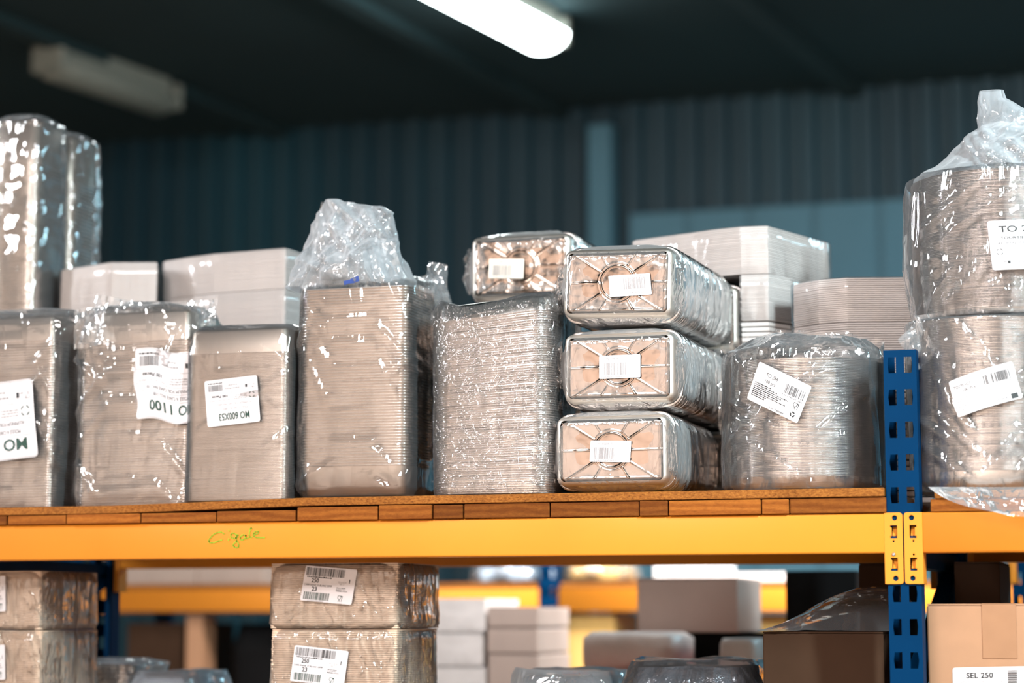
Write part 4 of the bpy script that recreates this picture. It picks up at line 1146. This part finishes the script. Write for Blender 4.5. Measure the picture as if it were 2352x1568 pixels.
plate_pack('lower wrapped pack of cake boards with barcode label, below the beam', xl_+.001, xr_-.001, .235, Yp, zg-.128, zg-.0008, 30, 302, [(678,1481),(801,1495),(666,1563)])
k = 0; zc = zg-.1288
while zc-.04 > ZL:
    h_ = min(.128, zc-ZL-.0006)
    plate_pack('wrapped cake board pack hidden beneath the labelled ones, level %d' % (k+1), xl_, xr_, .235, Yp, zc-h_, zc-.0008, 16, 303+k); zc -= h_+.0002; k += 1
Yq = 3.99
xl2, xr2 = XL+.045, WX(92, Yq, 1440)
zq = WZ(60, 1446, Yq)
plate_pack('upper wrapped cake board pack at the lower left edge', xl2, xr2, .24, Yq, zq, WZ(40, 1311, Yq), 28, 311, [(-44,1325),(12,1322),(-43,1406)])
plate_pack('second wrapped cake board pack at the lower left corner', xl2, xr2+.003, .24, Yq, zq-.125, zq-.0016, 28, 312, [(-45,1482),(11,1480),(-44,1562)])
zc = zq-.1258; k = 0
while zc-.04 > ZL:
    h_ = min(.125, zc-ZL-.0006)
    plate_pack('wrapped cake board pack hidden in the lower left pile, level %d' % (k+1), xl2, xr2, .24, Yq, zc-h_, zc-.0008, 14, 313+k); zc -= h_+.0002; k += 1

# ------------------------------------------------------------------ cartons
def carton(label, x0, x1, y0, y1, z0, z1, mat='kraft', tape=True, name='cardboard_box', cat='box', group=None):
    root = thing(name, label, cat, ((x0+x1)/2, (y0+y1)/2, z0), group)
    b_ = MB().box(x0, x1, y0, y1, z0, z1-.0015).build('body', M[mat], root); bevel(b_, .003, 2)
    mb = MB(); ym = (y0+y1)/2
    mb.box(x0+.001, x1-.001, y0, ym-.001, z1-.0015, z1+.0015); mb.box(x0+.001, x1-.001, ym+.001, y1, z1-.0015, z1+.0015)
    mb.build('lid_flap', M[mat], root)
    if tape:
        xm = (x0+x1)/2
    return root
xs0 = WX(2130, 3.94, 1450)
bx = carton('cardboard box with white label reading SEL 250, lower right', xs0, xs0+.42, 3.94, 4.25, ZL, WZ(2240, 1388, 3.94))
zx = WZ(2240, 1388, 3.94)
mb = MB(); ta, tb = WX(2247, 3.94), WX(2325, 3.94)
mb.box(ta, tb, 3.9385, 3.9392, zx-.094, zx+.001); mb.box(ta, tb, 3.9385, 4.252, zx+.0015, zx+.0022); mb.build('packing_tape', M['tape'], bx)
lb = Label(bx, W(2188, 1533, 3.9385), W(2440, 1528, 3.9385), W(2190, 1650, 3.9385))
lb.text('SEL 250', .125, .21, .105, .372, bold=True); lb.text('BARQUETTE SCELLABLE OVALE 250 ML', .07, .30, .04, .46, mi=2)
rnd = random.Random(4); y = .07
while y < .8:
    h_ = rnd.choice((.008, .014, .02)); lb.rect(.505, y, .59, y+h_, 'barcode'); y += h_+rnd.choice((.006, .012))
lb.done()
xd0 = WX(2142, 4.42)
carton('dark brown box behind the SEL 250 carton', WX(2186, 4.36), WX(2290, 4.36), 4.36, 4.60, ZL, WZ(2200, 1292, 4.36), 'kraft_dark_shaded')

# dark carton under loose film, left of the blue upright
xa, xb = WX(1752, 4.05, 1480), WX(2030, 4.05, 1480)
zd = WZ(1800, 1452, 4.05)
dbox = carton('dark board-filled box under a loose sheet of film, left of the lower upright', xa, xb, 4.05, 4.33, ZL, zd, 'kraft_dark_shaded')
mb = MB(); nx, ny = 34, 16; vs = []
for j in range(ny+1):
    for i in range(nx+1):
        s_, t = i/nx, j/ny
        x = xa-.01+(xb-xa+.035)*s_; y = 4.04+.30*t
        bulge = .082*math.sin(math.pi*min(1, s_*.62+.02))**1.4*(1 if t > .12 else t/.12)
        z = zd+.003+bulge*(.45+.55*math.sin(math.pi*min(1, t*1.1)))+crease(Vector((x*.5, y, 0))*.8, 9)*.006
        vs.append((x, y, max(zd+.003, z)))
mb.add(vs, [(j*(nx+1)+i, j*(nx+1)+i+1, (j+1)*(nx+1)+i+1, (j+1)*(nx+1)+i) for j in range(ny) for i in range(nx)], 0, True)
mb.build('loose_film', M['film_loose'], dbox)

# ---------------------------------------------------------------- goods further back, out of focus
def blob_pack(name, label, px0, px1, py0, py1, Y, depth, mat, cat, z0=None, group=None, crumple=.012, film_=None, e=5):
    xl, xr = WX(px0, Y, (py0+py1)/2), WX(px1, Y, (py0+py1)/2); xm = (xl+xr)/2
    zt = WZ((px0+px1)/2, py0, Y); zb_ = WZ((px0+px1)/2, py1, Y) if z0 is None else z0
    root = thing(name, label, cat, (xm, Y+depth/2, zb_), group)
    A, B = (xr-xl)/2, depth/2
    film_shell('contents', root, [(zb_+.0005, xm, Y+B, A*.97, B*.97, e, crumple*.1), (zb_+(zt-zb_)*.15, xm, Y+B, A, B, e, crumple), (zb_+(zt-zb_)*.85, xm, Y+B, A, B, e, crumple), (zt, xm, Y+B, A*.86, B*.86, e, crumple*.6), (zt+.0005, xm, Y+B, A*.3, B*.3, e, 0)], mat, int(px0), n=60, dz=.03)
    if film_:
        film_shell('plastic_wrap', root, [(zb_+.001, xm, Y+B, A+.006, B+.006, e, crumple*.2), (zb_+(zt-zb_)*.15, xm, Y+B, A+.016, B+.016, e, crumple), (zb_+(zt-zb_)*.85, xm, Y+B, A+.016, B+.016, e, crumple), (zt+.012, xm, Y+B, A*.9, B*.9, e, crumple), (zt+.014, xm, Y+B, A*.3, B*.3, e, 0)], film_, int(px0)+3, n=80, dz=.015)
    return root
# second rack across the rear aisle
YF2 = 6.6
z2t, z2b = WZ(460, 1354, YF2), WZ(460, 1405, YF2)
rack2 = thing('pallet_rack', 'blurred blue and yellow rack further back, seen under the front beam', 'shelving', (WX(700, YF2), YF2, 0))
x2a, x2b, x2c = WX(160, YF2), WX(1259, YF2), WX(1259, YF2)+1.75
for x in (x2a, x2b, x2c, x2a-1.7):
    upright(rack2, x, YF2+.004, 0, 1.95); upright(rack2, x, YF2+.75, 0, 1.95, True)
    for z in (.3, .9, 1.5): brace(rack2, (x, YF2+.03, z), (x, YF2+.72, z+.4))
for a, b in ((x2a-1.7, x2a), (x2a, x2b), (x2b, x2c)):
    for zt_, zb__ in ((z2t, z2b), (z2t-.62, z2b-.62)):
        for y in (YF2, YF2+.7): beam(rack2, a+.034, b-.034, y, zt_, zb__)
for q, (a, b) in enumerate(((x2a-1.7, x2a), (x2a, x2b), (x2b, x2c))):
    o = MB().box(a+.04, b-.04, YF2, YF2+.74, z2t+.0005, z2t+.018).build('chipboard_panel', M['chip']); tag(o, 'blurred shelf panel of the far rack, bay %d from the left' % (q+1), 'board', 'far shelf panels')
    o = MB().box(a+.04, b-.04, YF2, YF2+.74, z2t-.6195, z2t-.602).build('chipboard_panel', M['chip']); tag(o, 'low blurred shelf panel of the far rack, bay %d from the left' % (q+1), 'board', 'far shelf panels')
zs2 = z2t+.0185; zs3 = z2t-.6015
def far_box(label, px0, px1, py0, Y, depth, mat, z0, **k):
    return carton(label, WX(px0, Y), WX(px1, Y), Y, Y+depth, z0, WZ((px0+px1)/2, py0, Y), mat, False, **k)
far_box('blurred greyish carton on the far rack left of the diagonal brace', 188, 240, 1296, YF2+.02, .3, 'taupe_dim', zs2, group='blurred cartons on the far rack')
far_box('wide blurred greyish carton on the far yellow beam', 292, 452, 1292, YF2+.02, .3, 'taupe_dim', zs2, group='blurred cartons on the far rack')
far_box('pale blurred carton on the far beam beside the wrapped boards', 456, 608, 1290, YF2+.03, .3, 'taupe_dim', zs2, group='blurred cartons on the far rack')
far_box('large dark brown blurred box under the far yellow beam', 300, 428, 1432, YF2+.06, .4, 'kraft_dark_shaded', zs3, group='blurred cartons on the far rack')
far_box('tall narrow tan carton edge under the far yellow beam', 434, 472, 1414, YF2+.04, .1, 'kraft', zs3, group='blurred cartons on the far rack')
far_box('tan blurred carton low beneath the far beam', 440, 550, 1485, YF2+.47, .3, 'kraft', zs3, group='blurred cartons on the far rack')
blob_pack('wrapped_bundle', 'black blurred bundle under the far beam left of the wrapped boards', 528, 640, 1432, 1500, YF2+.1, .3, 'black_pl', 'goods', zs3)
# between the racks: goods on the lower level behind the labelled packs
def low_pack(label, px0, px1, py0, Y, depth, mat, n=1, **k):
    return blob_pack('wrapped_bundle', label, px0, px1, py0, 0, Y, depth, mat, 'goods', ZL+.0006, **k)
# silver tray stack, low left
rS, gS = rect_thing('bagged_pan_stack', 'blurred bagged silver tray stack at the bottom left behind the board packs', 150, 305, 1524, 4.36, .2, 26, inverted=False, body_h=.04, base_in=.012, R=.03, z0=ZL+.0005, seed=31, mats=('foil_smooth','foil_body'))
film_shell('plastic_bag', rS, [(gS['z0']+.001, gS['x'], gS['y'], gS['A']-.004, gS['B']-.004, 5, .002), (gS['z0']+.05, gS['x'], gS['y'], gS['A']+.006, gS['B']+.006, 5, .006), (gS['ztop'], gS['x'], gS['y'], gS['A']+.008, gS['B']+.006, 5, .008), (gS['ztop']+.012, gS['x'], gS['y'], gS['A']-.03, gS['B']-.03, 4, .006)], 'film_tuft', 35)
low_pack('pale bluish film bundle at the bottom edge right of the silver trays', 315, 440, 1556, 4.3, .25, 'wrap_blue', film_='film_tuft')
# stacks of white cartons on the floor pallets behind
for k, (a, b, tops, Y, mat, lab) in enumerate(((985, 1112, (1372, 1452, 1530), 5.55, 'wrap_white', 'white'), (1122, 1236, (1392, 1440, 1500), 5.55, 'taupe', 'brownish'))):
    zs_ = [WZ((a+b)/2, t, Y) for t in tops] + [1.0, .62, .25, 0]
    zs_ = [z for z in zs_ if z >= 0]
    for j in range(len(zs_)-1):
        rnd = random.Random(j+k*7); off = rnd.uniform(-4, 4)
        if zs_[j]-zs_[j+1] < .03: continue
        c = carton('%s blurred carton in the %s pile between the racks, %s' % (lab, 'left' if k == 0 else 'right', ('topmost', 'second from top', 'third from top', 'fourth from top', 'fifth from top', 'lowest')[min(j, 5)]), WX(a+off, Y), WX(b+off, Y), Y, Y+.3, zs_[j+1]+(.0005), zs_[j]-.0035, mat, False, group='blurred carton piles between the racks')
# wrapped goods on the far rack, centre and right
blob_pack('wrapped_bundle', 'bluish white wrapped bundle on the far rack above the white cartons', 1085, 1218, 1302, 1375, YF2+.02, .3, 'wrap_blue', 'goods', zs2, film_='film_loose')
blob_pack('wrapped_bundle', 'ochre wrapped bundle on the far rack right of the blurred blue upright', 1302, 1412, 1296, 1420, YF2+.02, .3, 'gold', 'goods', zs2, film_='film_loose')
far_box('ochre blurred carton under the far shelf right of the blue upright', 1292, 1410, 1411, YF2+.05, .3, 'gold', zs3, group='blurred cartons on the far rack')
# mid-depth goods on the lower level right part
Ym = 4.38
c1 = carton('taupe blurred carton in the middle under the beam', WX(1462, 5.3), WX(1690, 5.3), 5.3, 5.6, WZ(1570, 1452, 5.3), WZ(1570, 1328, 5.3), 'taupe', False)
zc1 = WZ(1570, 1452, 5.3)
# a trolley table standing in the rear aisle carries them
tb = thing('aisle_table', 'dark table in the rear aisle carrying the blurred cartons', 'table', (WX(1640, 5.3), 5.5, 0))
xa_, xb_ = WX(1290, 5.3), WX(1980, 5.3); zt_ = WZ(1570, 1545, 5.3)
MB().box(xa_, xb_, 5.22, 5.85, zt_-.03, zt_).build('table_top', M['black_pl'], tb)
for x in (xa_+.04, xb_-.04):
    for y in (5.27, 5.8): MB().box(x-.02, x+.02, y-.02, y+.02, 0, zt_-.03).build('leg', M['black_pl'], tb)
c0 = carton('dark box under the taupe carton in the middle', WX(1480, 5.32), WX(1760, 5.32), 5.32, 5.62, zt_+.0005, zc1-.0022, 'black_pl', False)
blob_pack('wrapped_bundle', 'white blurred cushion-like bundle in front of the taupe carton', 1326, 1552, 1452, 1545, 5.0, .25, 'wrap_white', 'goods', ZL+.0 if False else WZ(1440, 1540, 5.0), e=4, crumple=.006)
tb2 = thing('aisle_table', 'low dark trolley under the white cushion-like bundle', 'table', (WX(1440, 5.1), 5.1, 0))
xa_, xb_ = WX(1300, 5.0), WX(1740, 5.0); zt_ = WZ(1440, 1540, 5.0)
MB().box(xa_, xb_, 4.93, 5.2, zt_-.03, zt_-.0003).build('table_top', M['red'], tb2)
for x in (xa_+.04, xb_-.04):
    for y in (4.96, 5.17): MB().box(x-.015, x+.015, y-.015, y+.015, 0, zt_-.03).build('leg', M['black_pl'], tb2)
blob_pack('wrapped_bundle', 'small pale pinkish bundle left of the dark film-covered box', 1645, 1735, 1466, 1540, 4.97, .18, 'wrap_white', 'goods', zt_, e=4, crumple=.006)
# right: bright wrapped pallet and dark boxes on the aisle table
zt_ = WZ(1570, 1545, 5.3)
c2 = carton('black blurred box left of the blue upright under the beam', WX(1800, 5.28), WX(1962, 5.28), 5.28, 5.6, zt_+.0005, WZ(1880, 1312, 5.28), 'black_pl', False)
far_box('bright white blurred carton seen right of the taupe one', 1640, 1830, 1316, YF2+.05, .35, 'wrap_white', zs2, group='blurred cartons on the far rack')
far_box('pale long blurred carton high on the far rack at centre right', 1500, 1640, 1290, YF2+.03, .3, 'wrap_white', zs2, group='blurred cartons on the far rack')
far_box('ochre blurred carton low beside the bright white one', 1650, 1850, 1411, YF2+.1, .3, 'gold', zs3, group='blurred cartons on the far rack')
carton('dark brown box just left of the blue upright under the beam', WX(1968, 4.38), WX(2082, 4.38), 4.38, 4.61, ZL+.0005, WZ(2030, 1294, 4.38), 'kraft_dark_shaded', False)
# dark film-wrapped goods with sparkles along the bottom edge
bg = blob_pack('wrapped_bundle', 'dark film-wrapped bundle sparkling along the bottom edge, right part', 1430, 1722, 1532, 1600, 4.12, .26, 'wrap_dark', 'goods', ZL+.0006, film_='film', crumple=.014)
bg = blob_pack('wrapped_bundle', 'pale film-wrapped bundle sparkling along the bottom edge, left part', 1165, 1378, 1556, 1600, 4.14, .26, 'wrap_dark', 'goods', ZL+.0006, film_='film_tuft', crumple=.014)
# far right upright of the neighbouring rack
rk3 = thing('pallet_rack', 'dark blurred upright with an orange edge at the lower right', 'shelving', (WX(2340, 5.4), 5.4, 0))
upright(rk3, WX(2345, 5.4), 5.4, 0, 1.85); upright(rk3, WX(2345, 5.4), 6.1, 0, 1.85, True)
upright(rk3, WX(2345, 5.4)+1.6, 5.4, 0, 1.85); upright(rk3, WX(2345, 5.4)+1.6, 6.1, 0, 1.85, True)
beam(rk3, WX(2345, 5.4)+.03, WX(2345, 5.4)+1.57, 5.4, WZ(2340, 1290, 5.4), WZ(2340, 1345, 5.4)); brace(rk3, (WX(2345, 5.4), 5.43, 1.0), (WX(2345, 5.4), 6.06, 1.5))
beam(rk3, WX(2318, 5.4)-.008, WX(2318, 5.4)+.012, 5.39, WZ(2340, 1288, 5.4), WZ(2340, 1340, 5.4), .01)
